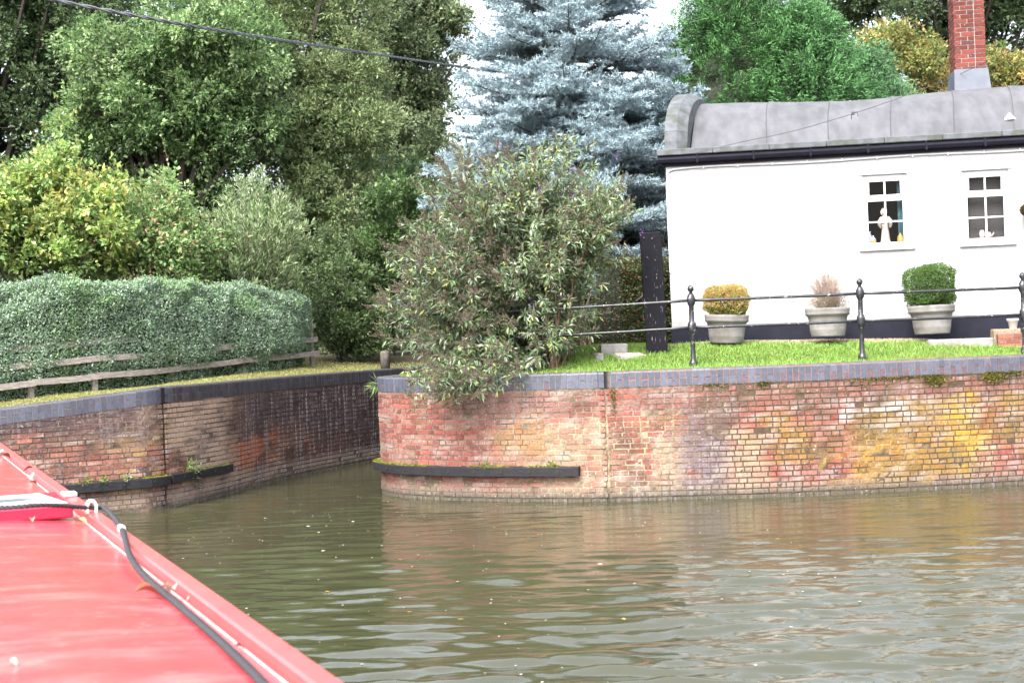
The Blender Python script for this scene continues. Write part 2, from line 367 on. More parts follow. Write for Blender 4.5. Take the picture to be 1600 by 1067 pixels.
def mort_right(V,r):
    px=pxs(V); z=V[:,2]; f=fbm(V[:,0]*3,z*6,51); g=fbm(V[:,0]*9,z*20,52)
    c=np.repeat(np.array([[.24,.18,.14]]),len(V),0)
    c=mixc(c,(.40,.33,.22),band(px,845,1060,40)*sm(1.3,1,z))
    c=mixc(c,(.075,.05,.035),sm(1020,1180,px)*.96*sm(.0,.3,z+f*.4)*(1-.5*band(px,1330,1480,20)*sm(.5,.6,f)))
    c=mixc(c,(.42,.28,.08),sm(.55,.6,f)*band(px,1280,1540,20)*sm(1,.6,z)*.8)
    c=mixc(c,(.10,.08,.05),sm(.45,.6,g)*.75)
    c=mixc(c,(.07,.065,.05),sm(.16,.05,z))
    return c
def col_left(V,mid,r,rb):
    px=pxs(V); z=V[:,2]; n=len(V); s=mid
    f=fbm(s*1.4,z*1.8,61); g=fbm(s*5,z*6,62); st=fbm(s*7,z*.7,63); rr=rb[:,0]
    q=V[:,0]+V[:,1]*.5;fine=fbm(q*14,z*14,64,3)
    c=np.array([[.26,.105,.075]])*(.7+.55*rr[:,None])
    c=mixc(c,(.26,.17,.10),sm(.4,.6,f)*.7)
    c=mixc(c,(.36,.24,.08),band(px,170,262,30)*sm(.45,.6,g)*.7)
    # black violet staining above
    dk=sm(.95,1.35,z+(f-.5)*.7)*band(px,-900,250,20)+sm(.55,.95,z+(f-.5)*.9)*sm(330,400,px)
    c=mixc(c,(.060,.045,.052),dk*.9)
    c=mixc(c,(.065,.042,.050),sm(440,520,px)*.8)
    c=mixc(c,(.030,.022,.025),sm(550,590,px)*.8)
    c=mixc(c,(.46,.33,.25),band(px,262,355,16)*sm(.3,.55,f+.05)*.85)
    # bare orange patch
    c=mixc(c,(.40,.12,.055),band(px,365,430,18)*band(z,.35,.85,.1)*sm(.35,.5,g+.08)*.95)
    c=mixc(c,(.05,.025,.022),band(px,440,482,8)*band(z,.05,.55,.07)*.85)
    c=mixc(c,(.045,.03,.03),band(px,545,560,6)*band(z,.05,.8,.1)*.8)
    c=mixc(c,(.05,.035,.035),sm(.60,.70,fbm(q_(V)*4,z*3,66))*.7)
    c=mixc(c,(.36,.26,.20),sm(.62,.72,fbm(q_(V)*3.1,z*2.2,67))*.55*sm(420,330,px))
    c=mixc(c,(.03,.022,.02),sm(.70,.78,fbm(q_(V)*9,z*13,68,3))*.85)
    # white runs
    wr=sm(.56,.70,st+.1*(g-.5))*band(z,.15,1.45,.15)*sm(270,330,px)*.75
    c=mixc(c,(.30,.26,.27),wr*.25)
    c=mixc(c,(.50,.45,.42),sm(.66,.76,fine)*.55*sm(370,250,px))
    c=mixc(c,(.32,.27,.24),sm(.36,.2,z)*.6)
    c=mixc(c,(.08,.075,.055),sm(.14,.05,z+(g-.5)*.08)*.9)
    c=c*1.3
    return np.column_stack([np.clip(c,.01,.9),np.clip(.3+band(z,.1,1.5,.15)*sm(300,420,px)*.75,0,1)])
def mort_left(V,r):
    px=pxs(V); z=V[:,2]; f=fbm(V[:,1]*3,z*6,71)
    c=np.repeat(np.array([[.20,.14,.11]]),len(V),0)
    c=mixc(c,(.07,.05,.05),sm(380,480,px)*.8)
    c=mixc(c,(.36,.28,.22),band(px,262,350,20)*.6)
    c=mixc(c,(.06,.045,.04),sm(.5,.6,f)*.7)
    c=mixc(c,(.012,.01,.01),band(px,252,262,2)*.95)
    return c
sR=RW.s_of_px(948,8); sL=LW.s_of_px(257,15); sNose=RW.s_of_px(700,8)
wallR=thing('canal_wall',(3,19.4,0),'long curved red brick canal wall with yellow stains and blue brick coping, under the railing','retaining wall')
B,G=brickwall(RW,lambda x:ZC+0*x,col_right,mort_right,[(sR,.012)],lambda k:['h','s','s','h','s'] if k%3 else ['h'],11)
B.build('brickwork',M_brick,wallR); G.build('mortar_bed',M_mortar,wallR)
def ccr(P,r,rd):
    c=np.array([.085,.095,.13])*(.75+.5*r.random())
    if not rd and r.random()<.4: c=np.array([.11,.08,.10])
    return c
B,G=copingwall(RW,lambda x:ZC+0*np.asarray(x,float),ccr,[(sR,.008)],12,lambda s:s<sNose+.3)
B.build('coping',M_coping,wallR); G.build('coping_mortar',M_mortar,wallR)
wallL=thing('canal_wall',(-5,20.5,0),'dark stained brick canal wall below the hedge, leading back into the narrow side channel','retaining wall')
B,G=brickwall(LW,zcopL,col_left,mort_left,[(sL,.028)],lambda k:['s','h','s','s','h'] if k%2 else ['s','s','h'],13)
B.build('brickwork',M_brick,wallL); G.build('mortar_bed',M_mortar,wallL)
B,G=copingwall(LW,zcopL,lambda P,r,rd:np.array([.075,.08,.11] if P[0]<-5.1 else [.06,.058,.07])*(.75+.5*r.random()),[(sL,.02)],14,lambda s:False)
B.build('coping',M_coping,wallL); G.build('coping_mortar',M_mortar,wallL)

def fender(path,s0,s1,z0,z1,dep,parent,label,seed):
    m=MB(); n=max(8,int((s1-s0)/.08)); q=np.linspace(s0,s1,n); r=np.random.default_rng(seed)
    w1=r.normal(0,.003,n); pr=[(.0,0),(dep-.012,0),(dep,.012),(dep,.9),(dep-.012,1),(.0,1)]
    V=np.stack([path.at(q,p[0]+w1,z0+(z1-z0)*p[1]+w1*.5) for p in pr],1).reshape(-1,3)
    ii=np.arange(n-1)*6; F=[[i+j,i+6+j,i+6+(j+1)%6,i+(j+1)%6] for i in ii for j in range(6)]+[[5,4,3,2,1,0],[(n-1)*6+j for j in range(6)]]
    m.add(V,F)
    o=m.build('fender',M_timber,parent); tag(o,label)
    b=MB()
    for s in np.arange(s0+.25,s1-.1,.42):
        c=path.at(np.array([s]),dep-.002,(z0+z1)/2)[0]; t=path.at(np.array([s]),dep+.008,(z0+z1)/2)[0]
        b.tube([c,t],.022,8)
    b.build('bolt',M_rust,o)
M_rust=mat('rusty_bolt',(.012,.010,.010),rough=.7,bump=.5)
sa=RW.s_of_px(603,8.); 
qq=np.linspace(4,RW.L,4000); xx=pxs(RW.at(qq,0,.4)); i0=np.argmin(xx[:2500]); sa=qq[i0]-.35; sb=RW.s_of_px(904,9)
fender(RW,sa,sb,.37,.495,.13,wallR,'black timber fender round the curved corner',3)
la=LW.s_of_px(60,10) ; lb=LW.s_of_px(352,15)
fender(LW,la-1.2,sL-.02,.36,.49,.12,wallL,'longer black timber fender left of the crack',4)
fender(LW,sL+.035,lb,.37,.50,.12,wallL,'shorter black timber fender right of the crack',5)

# blades / moss helper
def blades(P,h,w,col,lean=.35,mb=None):
    n=len(P); D=nrm(np.stack([rng.normal(0,lean,n),rng.normal(0,lean,n),np.ones(n)],1)); S=nrm(np.cross(D,rdir(n)))
    h=np.asarray(h).reshape(-1,1)*np.ones((n,1)); w=np.asarray(w).reshape(-1,1)*np.ones((n,1))
    bend=np.stack([D[:,0],D[:,1],-.3*np.ones(n)],1)*h*.35
    V=np.stack([P-S*w/2,P+S*w/2,P+D*h*.6+S*w*.3,P+D*h*.6-S*w*.3,P+D*h+bend],1).reshape(-1,3)
    i=np.arange(n)*5; c=np.repeat(col,5,0)
    mb.add(V,np.stack([i,i+1,i+2,i+3],1),c); mb.F.append(np.stack([i+3,i+2,i+4],1)+mb.n-len(V)); mb.mi.append(np.zeros(n))
# moss growing on ledges, joints and under the coping
def moss_on(path,s0,s1,off,z,n,parent,spread=.05):
    m=MB(); s=rng.uniform(s0,s1,n); k=fbm(s*2.2,s*0+z,88)>.46; s=s[k]
    P=path.at(s,off+rng.uniform(-.05,.05,len(s)),z+0*s); 
    blades(P,rng.uniform(.008,.035,len(s)),.012,lcol(len(s),[(.20,.22,.03),(.10,.13,.02),(.28,.26,.05)]),.9,m); m.build('moss',M_moss,parent)
moss_on(RW,sa,sb-.3,.065,.495,5200,wallR); moss_on(LW,la-1,lb,.06,.49,3000,wallL)
m=MB()
for px,sp,dz,n in ((1462,.20,.10,900),(1553,.20,.11,1000),(1195,.10,.05,260),(1120,.25,.03,120),(1380,.5,.04,260),(1585,.15,.05,200),(1430,.3,.02,150),(1350,.25,.3,60),(960,.05,.35,160)):
    s0=RW.s_of_px(px,9); s=rng.normal(s0,sp*.45,n); z=ZC-.22-np.abs(rng.normal(0,dz*.6,n)); P=RW.at(s,.012,z); nn=len(P)
    D=rdir(nn)*.6; D[:,1]-=.8; V,F=leafgeo(P,D,rdir(nn),rng.uniform(.015,.04,nn),.015); m.add(V,F,rep(lcol(nn,[(.16,.15,.03),(.24,.22,.05),(.09,.08,.03)])))
m.build('moss',M_moss,wallR)

# ------------------------------------------------------------------ water
def waves(X,Y):
    r=np.random.default_rng(31); h=0
    for k in range(46):
        lam=.16*(1.35**(k*.17)) if k<34 else .9+r.random()*1.4
        lam=.12+.46*(k/46)**1.1; th=r.normal(math.pi/2,.33); a=.0062*lam*(.7+.6*r.random()); kx,ky=math.cos(th)*2*math.pi/lam,math.sin(th)*2*math.pi/lam
        env=.35+1.3*vn(X*.5+k*3.1,Y*.7+k*1.7,k)
        h=h+a*env*np.sin(kx*X+ky*Y+r.random()*6.28)
    cal=.40+.95*sm(17,8,Y)*(.55+.65*sm(-3,3.5,X))
    return h*cal*.86
gx=np.arange(-9,12.01,.04); gy=np.concatenate([np.arange(1.5,13,.03),np.arange(13,24,.05)]); GX,GY=np.meshgrid(gx,gy)
Z=waves(GX,GY); ed=sm(-9,-8,GX)*sm(12,11,GX)*sm(1.5,2.2,GY)*sm(24,23,GY); Z=Z*ed
m=MB(); nx,ny=len(gx),len(gy); ii=(np.arange(ny-1)[:,None]*nx+np.arange(nx-1)[None]).ravel()
m.add(np.stack([GX.ravel(),GY.ravel(),Z.ravel()],1),np.stack([ii,ii+1,ii+nx+1,ii+nx],1))
for a in ((-70,-9,-20,45),(12,70,-20,45),(-9,12,-20,1.5),(-9,12,24,45)):
    m.add([(a[0],a[2],0),(a[1],a[2],0),(a[1],a[3],0),(a[0],a[3],0)],[[0,1,2,3]])
M_water=bpy.data.materials.new('canal_water'); M_water.use_nodes=True; n=M_water.node_tree.nodes; l=M_water.node_tree.links; b=n['Principled BSDF']
b.inputs['Base Color'].default_value=(.036,.037,.018,1); b.inputs['Roughness'].default_value=.012; b.inputs['IOR'].default_value=1.55; b.inputs['Specular IOR Level'].default_value=.8
tc=n.new('ShaderNodeTexCoord'); mp=n.new('ShaderNodeMapping'); mp.inputs['Scale'].default_value=(.5,1.3,1); l.new(tc.outputs['Object'],mp.inputs[0])
t=n.new('ShaderNodeTexNoise'); t.inputs['Scale'].default_value=12; t.inputs['Detail'].default_value=4; l.new(mp.outputs[0],t.inputs['Vector'])
bp=n.new('ShaderNodeBump'); bp.inputs['Strength'].default_value=.13; bp.inputs['Distance'].default_value=.03; l.new(t.outputs[0],bp.inputs['Height']); l.new(bp.outputs[0],b.inputs['Normal'])
tag(m.build('water',M_water,smooth=True),kind='structure')

# foam flecks and drifting leaves
def on_water(x,y): return float((waves(np.array([x]),np.array([y]))*1.0)[0])
M_foam=mat('foam',(.75,.75,.70),rough=.7); M_fall=mat('fallen_leaf',attr=True,rough=.6,transl=.2)
m=MB(); n=420; cx=np.concatenate([rng.uniform(-4,3,200),rng.normal(-.35,.5,160),rng.normal(-2.9,1,60)]); cy=np.concatenate([rng.uniform(7,19.5,200),rng.normal(8.4,.5,160),rng.normal(19,3,60)])
for x,y in zip(cx,cy):
    if y>23 : continue
    r=rng.uniform(.004,.012)*(1+(rng.random()<.06)); k=6; z=on_water(x,y)+.003
    a=np.arange(k)*2*math.pi/k+rng.random(); m.add(np.stack([x+r*1.3*np.cos(a)*rng.uniform(.6,1.2,k),y+r*np.sin(a)*rng.uniform(.6,1.2,k),np.full(k,z)],1),[list(range(k))])
tag(m.build('foam_flecks',M_foam),'small white foam flecks and bubbles scattered on the brown water','foam',kind='stuff')
# leaves drifting: a label for each
lf=MB(); P=np.zeros((1,3)); V,F=leafgeo(P,np.array([[1.,0,0]]),np.array([[0,0,1.]]),.07,.04,-.1); lf.add(V-[.035,0,0],F,(.45,.30,.06))
proto=None
for px,py,lab,sc in ((720,966,'yellow leaf afloat on open water, largest, below the curved wall',1.5),(625,873,'small leaf floating in front of the curved corner of the wall',.9),(575,829,'small pale leaf floating left of the curved corner',.9),(965,858,'small leaf floating just below the vertical joint in the wall',.9),(1215,842,'small leaf floating below the yellow stained wall',.9),(640,955,'small leaf floating left of the large yellow leaf',.9),(512,925,'small leaf floating near the red boat edge',.9),(975,970,'small pale leaf floating right of the large yellow leaf',1.)):
    p=pz(px,py,.0); z=on_water(p.x,p.y)+.006
    if proto is None: o=lf.build('floating_leaf',M_fall); proto=o
    else: o=proto.copy(); scene.collection.objects.link(o)
    o.location=(p.x,p.y,z); o.rotation_euler=(0,0,random.random()*6); o.scale=(sc,)*3
    tag(o,lab,'leaf','leaves floating on the canal')

# ------------------------------------------------------------------ ground
def dist_to(P,poly):
    d=np.full(len(P),1e9)
    for a,b in zip(poly[:-1],poly[1:]):
        ab=b-a; t=np.clip(((P-a)@ab)/(ab@ab),0,1); d=np.minimum(d,np.linalg.norm(P-(a+t[:,None]*ab),axis=1))
    return d
rwp=RW.P[::6]; lwp=LW.P[::6]
def ground_z(x,y):
    P=np.stack([np.ravel(x),np.ravel(y)],1).astype(float); dr=dist_to(P,rwp)-.3; dl=dist_to(P,lwp)-.3
    left=dl<dr
    zr=ZC-.035+.36*sm(0,2.9,dr)+.1*sm(2.9,9,dr)-.10*sm(3.5,8,P[:,0])*sm(1,3,dr)
    k=.045+.05*sm(-6.2,-4.2,P[:,0]); zl=zcopL(P[:,0])-.035+np.minimum(dl*k,.27)+.05*sm(3,9,dl)+.3*sm(4,10,dl)*sm(-5.5,-9,P[:,0])
    bl=sm(29,36,P[:,1]); z=np.where(left,zl,zr); z=z*(1-bl)+2.1*bl
    z=z+(fbm(P[:,0]*1.3,P[:,1]*1.3,90)-.5)*.05*np.clip(np.minimum(dl,dr),0,1)
    return z
rb=RW.at(np.linspace(0,RW.L,90),-.29)[:,:2]; lb_=LW.at(np.linspace(0,LW.L,110),-.29)[:,:2]
hole=list(map(tuple,lb_))+list(map(tuple,rb))+[(60,30),(60,-9),(0,-6),(-60,-9),(-60,3)]
outer=[(-260,-60),(260,-60),(260,420),(-260,420)]
gp=[]
for x in np.arange(-13,16,.35):
    for y in np.arange(17,33,.35): gp.append((x+random.uniform(-.05,.05),y+random.uniform(-.05,.05)))
for x in np.arange(-250,250,12):
    for y in np.arange(36,400,12): gp.append((x+random.uniform(-2,2),y))
for x in np.arange(-60,61,3.):
    for y in np.arange(10,60,3.):
        if not(-13<x<16 and 17<y<33): gp.append((x,y))
vv=[Vector(p) for p in hole+outer+gp]; nh=len(hole)
ed=[(i,(i+1)%nh) for i in range(nh)]+[(nh+i,nh+(i+1)%4) for i in range(4)]
ov,oe,of,_,_,_=delaunay_2d_cdt(vv,ed,[],0,1e-5)
V=np.array([(v.x,v.y) for v in ov]); F=np.array([f for f in of if len(f)==3]); C=V[F].mean(1)
def inpoly(P,poly):
    poly=np.array(poly); ins=np.zeros(len(P),bool); j=len(poly)-1
    for i in range(len(poly)):
        xi,yi=poly[i];xj,yj=poly[j]; c=((yi>P[:,1])!=(yj>P[:,1]))&(P[:,0]<(xj-xi)*(P[:,1]-yi)/(yj-yi+1e-12)+xi); ins^=c; j=i
    return ins
F=F[~inpoly(C,hole)]; used=np.unique(F); mp_=-np.ones(len(V),int); mp_[used]=np.arange(len(used)); F=mp_[F]; V=V[used]
a_=V[F]; cr_=(a_[:,1,0]-a_[:,0,0])*(a_[:,2,1]-a_[:,0,1])-(a_[:,1,1]-a_[:,0,1])*(a_[:,2,0]-a_[:,0,0]); F[cr_<0]=F[cr_<0][:,::-1]
gz=ground_z(V[:,0],V[:,1]); gz=np.where(V[:,1]<8,1.5,gz)
lawn=((V[:,0]>-2.5)&(V[:,1]<24))
gc=np.repeat(np.array([[.060,.050,.030]]),len(V),0); gc=mixc(gc,(.07,.10,.02),lawn*.9)
near_l=(dist_to(V,lwp)<3.0)&(V[:,0]<0)&(V[:,1]<30); gc=mixc(gc,(.16,.15,.06),near_l*.9)
m=MB(); m.add(np.column_stack([V,gz]),F,gc)
M_ground=mat('ground',attr=True,rough=.95,namt=.35,nscale=6,bump=.8,bscale=25,spec=.1)
tag(m.build('ground',M_ground,smooth=True),kind='structure')
# grass
HX,HY=2.62,23.0; HA=R_(-8)
def house_front_y(x): return HY+(x-HX)*math.tan(HA)
m=MB(); n=120000; x=rng.uniform(-2.6,11,n); y=rng.uniform(19.4,24.5,n); P=np.stack([x,y],1); dr=dist_to(P,rwp)
side=~inpoly(P,hole); k=side&(dr>.27)&(y<np.where(x>2.4,house_front_y(x)-.75+.25*(fbm(x*2,y*2,95)-.5),24.4)); x,y,dr=x[k],y[k],dr[k]; n=len(x)
P=np.stack([x,y,ground_z(x,y)-.004],1); g=fbm(x*1.2,y*1.2,97)
pal=lcol(n,[(.25,.48,.07),(.32,.56,.10),(.19,.39,.06),(.40,.52,.14)],.15); pal=mixc(pal,(.30,.30,.10),sm(.55,.75,g)*.6)
blades(P,rng.uniform(.03,.085,n)*(.6+.9*g)*np.where(dr<.42,1.1,1),rng.uniform(.006,.011,n),pal,.35,m)
tag(m.build('lawn_grass',M_leaf),'bright green lawn grass between the coping and the white cottage','grass',kind='stuff')
m=MB(); n=110000; x=rng.uniform(-10,1,n); y=rng.uniform(18,31,n); P=np.stack([x,y],1); dl=dist_to(P,lwp); dr=dist_to(P,rwp)
k=~inpoly(P,hole)&(dl>.27)&(dl<3.4)&(dl<dr); x,y,dl=x[k],y[k],dl[k]; n=len(x); P=np.stack([x,y,ground_z(x,y)-.004],1); g=fbm(x*1.4,y*1.4,98)
pal=lcol(n,[(.34,.38,.10),(.42,.40,.14),(.26,.34,.07),(.46,.39,.20)],.15)
blades(P,rng.uniform(.015,.05,n)*(.5+g),rng.uniform(.006,.012,n),pal,.6,m)
tag(m.build('verge_grass',M_leaf),'short yellowish mown grass between the left coping and the hedge','grass',kind='stuff')

# ------------------------------------------------------------------ hedge and fence on the left
HP=Path([(-13,18.6),(-10.5,20.6),(-8.6,22.1),(-6.95,23.55),(-5.95,25.2),(-4.9,27.2),(-4.1,29.3)])
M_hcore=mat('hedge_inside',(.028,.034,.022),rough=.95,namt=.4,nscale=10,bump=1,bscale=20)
hroot=thing('hedge',(-7.5,24.2,1.9),'long clipped grey green hedge swallowing a wooden rail fence on the left bank','hedge')
def hprof(s,t):
    """t 0..1 round the section from front foot over the top to the back foot; returns out offset, height"""
    Ht=np.interp(s,[0,HP.L*.5,HP.L*.8,HP.L],[1.88,1.86,1.68,1.38]); th=1.15
    end=sm(HP.L+.02,HP.L-.5,s)**.5
    a=t*math.pi; 
    c=np.sign(np.cos(a))*np.abs(np.cos(a))**.38; sn=np.abs(np.sin(a))**.42
    lump=(fbm(s*1.1,t*4,101)-.5)*.62+(fbm(s*4,t*11,102)-.5)*.30
    o=(c*th*.5)*end-.5*th+.15+lump*.6*end
    low=sm(.55,.05,sn*Ht)*sm(.5,0,t); o=o-low*.20
    return o, sn*(Ht*(.55+.45*end)+lump*.5)
n=190; q=np.linspace(0,HP.L,n); tt=np.linspace(0,1,28); Q,T_=np.meshgrid(q,tt,indexing='ij'); o,h=hprof(Q.ravel(),T_.ravel())
W=HP.at(Q.ravel(),o-.05*np.cos(T_.ravel()*math.pi),0); gzv=ground_z(W[:,0],W[:,1]); W[:,2]=gzv-.03+np.maximum(h-.05,0)
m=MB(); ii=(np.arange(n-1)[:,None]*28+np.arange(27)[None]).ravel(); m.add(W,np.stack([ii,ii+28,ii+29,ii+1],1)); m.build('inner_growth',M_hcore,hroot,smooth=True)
N=150000; s=rng.uniform(3.0,HP.L+.04,N); t=np.concatenate([np.arcsin(rng.uniform(.02,.985,int(N*.62))**(1/.42))/math.pi,rng.uniform(.18,.62,int(N*.28)),rng.uniform(.6,.95,N-int(N*.62)-int(N*.28))])
o,h=hprof(s,t); e=1e-2; o2,h2=hprof(s,t+e); P=HP.at(s,o,0); P[:,2]=ground_z(P[:,0],P[:,1])-.02+h
on=HP.at(s,o+1,0)-HP.at(s,o,0); tn=np.stack([(h2-h),-(o2-o)],1); tn=nrm(tn); tn=np.where(tn[:,:1]*np.cos(t*math.pi)[:,None]<-.2,-tn,tn)
Nn=on*np.cos(t*math.pi)[:,None]*1.; Nn[:,2]+=np.sin(t*math.pi)*1.0; Nn=nrm(Nn)
P=P+Nn*rng.normal(.01,.028,(N,1)); up=nrm(Nn*.6+rdir(N)*.9+np.array([0,0,.5])); L=rng.uniform(.03,.055,N)
V,F=leafgeo(P,up,nrm(Nn+rdir(N)*.7),L,L*.5)
g=fbm(s*1.5,t*5,105); pal=lcol(N,[(.28,.42,.27),(.38,.51,.37),(.15,.27,.14),(.54,.64,.54)],.15,[.35,.25,.25,.15]); pal=mixc(pal,(.24,.42,.14),sm(.55,.75,g)*.4+.5*(rng.random(N)<.04))
k=rng.random(N)>.3*sm(.4,.1,h)
j_=rng.choice(N,1300); j_=j_[(t[j_]>.12)&(t[j_]<.75)]; SH=np.repeat(P[j_],9,0)+np.repeat(nrm(Nn[j_]*.5+rdir(len(j_))*.5+[0,0,.8]),9,0)*(np.tile(np.linspace(.0,1,9),len(j_))*np.repeat(rng.uniform(.04,.17,len(j_)),9))[:,None]
V2,F2=leafgeo(SH,nrm(rdir(len(SH))+[0,0,.5]),rdir(len(SH)),rng.uniform(.025,.045,len(SH)),.018)
m=MB(); m.add(V2,F2,rep(lcol(len(SH),[(.30,.50,.20),(.24,.42,.18),(.42,.56,.30)]))); m.build('stray_shoots',M_matte,hroot)
m=MB(); V=V.reshape(-1,4,3)[k].reshape(-1,3); m.add(V,np.arange(len(V)).reshape(-1,4),rep(pal[k])); m.build('foliage',M_matte,hroot)
fr=thing('rail_fence',(-6.9,23.4,1.85),'weathered grey wooden post and rail fence half buried in the clipped hedge','fence')
FP=lambda s,off,dz:(lambda a:(a[0],a[1],float(ground_z(a[0],a[1])[0])+dz))(HP.at(np.array([s]),off)[0])
posts=[HP.s_of_px(p,0) for p in (-60,52,152,275,385,492)]
posts=[posts[0]-2]+posts
for j,s in enumerate(posts):
    m=MB(); m.tube([FP(s,-.02,-.05),FP(s,-.02,.95)],[.055,.05],4); m.build('post',M_fence,fr)
for (a,b) in zip(posts[:-1],posts[1:]):
    for k_,dz in enumerate((.21,.50,.78)):
        m=MB(); q=np.linspace(a-.03,b+.03,8); js=random.uniform(-.02,.02)
        pr=[(.115,0),(.115,.10),(.085,.10),(.085,0)]; V=[]
        for i,s in enumerate(q):
            A0=np.array(FP(a,0,dz));B0=np.array(FP(min(b,HP.L-.01),0,dz)); t_=i/7; zz_=A0[2]+(B0[2]-A0[2])*t_-.012*math.sin(math.pi*t_)+js*(t_-.5)
            for p in pr: q3=FP(min(s,HP.L-.01),p[0]+(.03,.008,-.035)[k_],0); V.append((q3[0],q3[1],zz_+p[1]))
        F=[[i*4+j,i*4+4+j,i*4+4+(j+1)%4,i*4+(j+1)%4] for i in range(7) for j in range(4)]+[[3,2,1,0],[28,29,30,31]]
        m.add(V,F); m.build('rail',M_fence,fr)
# ------------------------------------------------------------------ trees
def tree(name,label,cat,base,ells,nclump,nleaf,L,pal,group=None,wts=None,mt=None,asp=.5,clr=(.45,.9),bark=(.06,.05,.04),tr=.25,limbs=16,up=.35,gap=0,darkin=0,tone=.25,seed=0,front=True,shell=(.35,1.1),droop=0,bare=0):
    """ells: (center(x,y,z), (rx,ry,rz)) masses of the crown"""
    r=np.random.default_rng(seed+500); root=thing(name,base,label,cat,group)
    vol=np.array([e[1][0]*e[1][2] for e in ells]); vol=vol/vol.sum(); CC=[];RR=[]
    nclump=int(nclump*2.3); clr=(clr[0]*.55,clr[1]*.72); nleaf=int(nleaf*1.8); L=L*.84
    for e,v in zip(ells,vol):
        k=max(3,int(nclump*v)); d=nrm(r.normal(size=(k,3)))
        if front: d[:,1]-=.35; d=nrm(d)
        rad=r.uniform(.3,1.25,k)**.6; c=np.array(e[0])+d*rad[:,None]*np.array(e[1]); CC.append(c); RR.append(r.uniform(*clr,k))
    CC=np.concatenate(CC);RR=np.concatenate(RR); ok=CC[:,2]-RR*.4>base[2]; CC=CC[ok];RR=RR[ok]
    if gap>0: k=r.random(len(CC))>gap; CC=CC[k];RR=RR[k]
    wv=RR**2; NS=9; cnt=np.maximum(1,(nleaf/NS*wv/wv.sum())).astype(int); ix=np.repeat(np.arange(len(CC)),cnt); k_=len(ix)
    d0=nrm(r.normal(size=(k_,3))); flat=np.array([1,1,.72]); rad=r.uniform(*shell,k_)
    lump=.45+1.1*vn(d0[:,0]*2.2+ix,d0[:,2]*2.2+d0[:,1]*2.2,3)
    SP=CC[ix]+d0*(RR[ix]*rad*lump)[:,None]*flat; sid=np.repeat(np.arange(k_),NS); n=len(sid); idx=ix[sid]
    sd0=nrm(d0+nrm(r.normal(size=(k_,3)))*.7+np.array([0,0,up-droop])); off=nrm(r.normal(size=(n,3))+sd0[sid]*.8); P=SP[sid]+off*(L*r.uniform(.2,1.15,n)*r.uniform(.6,1.5,k_)[sid])[:,None]
    D=nrm(off+sd0[sid]*.6+nrm(r.normal(size=(n,3)))*.5); Nn=nrm(sd0[sid]*.8+nrm(r.normal(size=(n,3)))*.6+np.array([0,0,.5]))
    ll=L*r.uniform(.45,1.35,n); V,F=leafgeo(P,D,Nn,ll,ll*asp*r.uniform(.8,1.4,n))
    pal=np.array(pal); ct=r.choice(len(pal),len(CC),p=wts); cs_=r.choice(len(pal),k_,p=wts); u_=r.random(n); pi=np.where(u_<.35,ct[idx],np.where(u_<.8,cs_[sid],r.choice(len(pal),n,p=wts))); c=pal[pi]*(1+r.normal(0,.14,(n,1)))*(1+tone*(r.random(len(CC))-.5)*2)[idx][:,None]*r.uniform(.75,1.3,k_)[sid][:,None]
    m=MB(); m.add(V,F,rep(np.clip(c,.004,.9))); m.build('crown',mt or M_leaf,root)
    # trunk and limbs
    m=MB(); bc=np.array(bark); b0=np.array(base,float); top=CC[:,2].max(); cen=CC.mean(0)
    T0=np.array([cen[0]*.5+b0[0]*.5,cen[1]*.5+b0[1]*.5,b0[2]+(top-b0[2])*.62]); tp=bez(b0-[0,0,.2],b0+(T0-b0)*[.1,.1,.6],T0,9); m.tube(tp,np.linspace(tr,tr*.35,9),8,bc)
    pick=r.choice(len(CC),min(limbs,len(CC)),replace=False)
    for i in pick:
        f=r.uniform(.3,1); a=tp[int(f*8)]; c=CC[i]; mdl=(a+c)/2+np.array([0,0,.25*np.linalg.norm(c-a)*r.uniform(-.2,.6)])+r.normal(0,.15,3)
        pp=bez(a,mdl,c,7); m.tube(pp,np.linspace(tr*.38,tr*.06,7),5,bc)
        for q in range(2):
            s_=pp[r.integers(3,6)]; e=s_+nrm(r.normal(size=3))*RR[i]*1.2; m.tube(bez(s_,(s_+e)/2+r.normal(0,.1,3),e,4),np.linspace(tr*.1,tr*.03,4),4,bc)
    m.build('trunk',M_bark,root)
    return root,CC,RR
def E(px,py,Y,rx,rz,ry=None):
    p=pY(px,py,Y); k=Y/FPX; return ((p.x,p.y,p.z),(rx*k,(ry or rx)*k,rz*k))
OAK=[(.15,.27,.095),(.22,.36,.13),(.33,.46,.20),(.085,.16,.06)]
OLV=[(.19,.28,.11),(.27,.35,.15),(.12,.19,.07),(.36,.42,.20)]
DRK=[(.08,.15,.07),(.12,.20,.085),(.19,.28,.12)]
GRP='broadleaf trees beyond the left hedge'
def base_at(px,Y): p=pY(px,560,Y); return (p.x,p.y,2.05)
tree('oak_tree','dark tree at the far left edge with white sky glinting through its crown','tree',base_at(-60,44),[E(-40,60,44,150,150),E(60,-40,44,150,110),E(90,60,44,70,80),E(-60,250,44,100,120),E(70,200,44,60,50)],150,75000,.15,DRK+[(.09,.12,.05)],GRP,tr=.4,limbs=40,seed=1,clr=(.5,1.1),gap=.12)
tree('oak_tree','broad mid green oak with dark hollows, behind the fruit bushes in the left tree line','tree',base_at(270,37),[E(250,140,37,130,110),E(330,90,37,110,80),E(170,210,37,80,60),E(340,190,37,90,70),E(230,330,38,160,80,100)],170,100000,.14,OAK,GRP,tr=.38,limbs=40,seed=2,clr=(.45,.95))
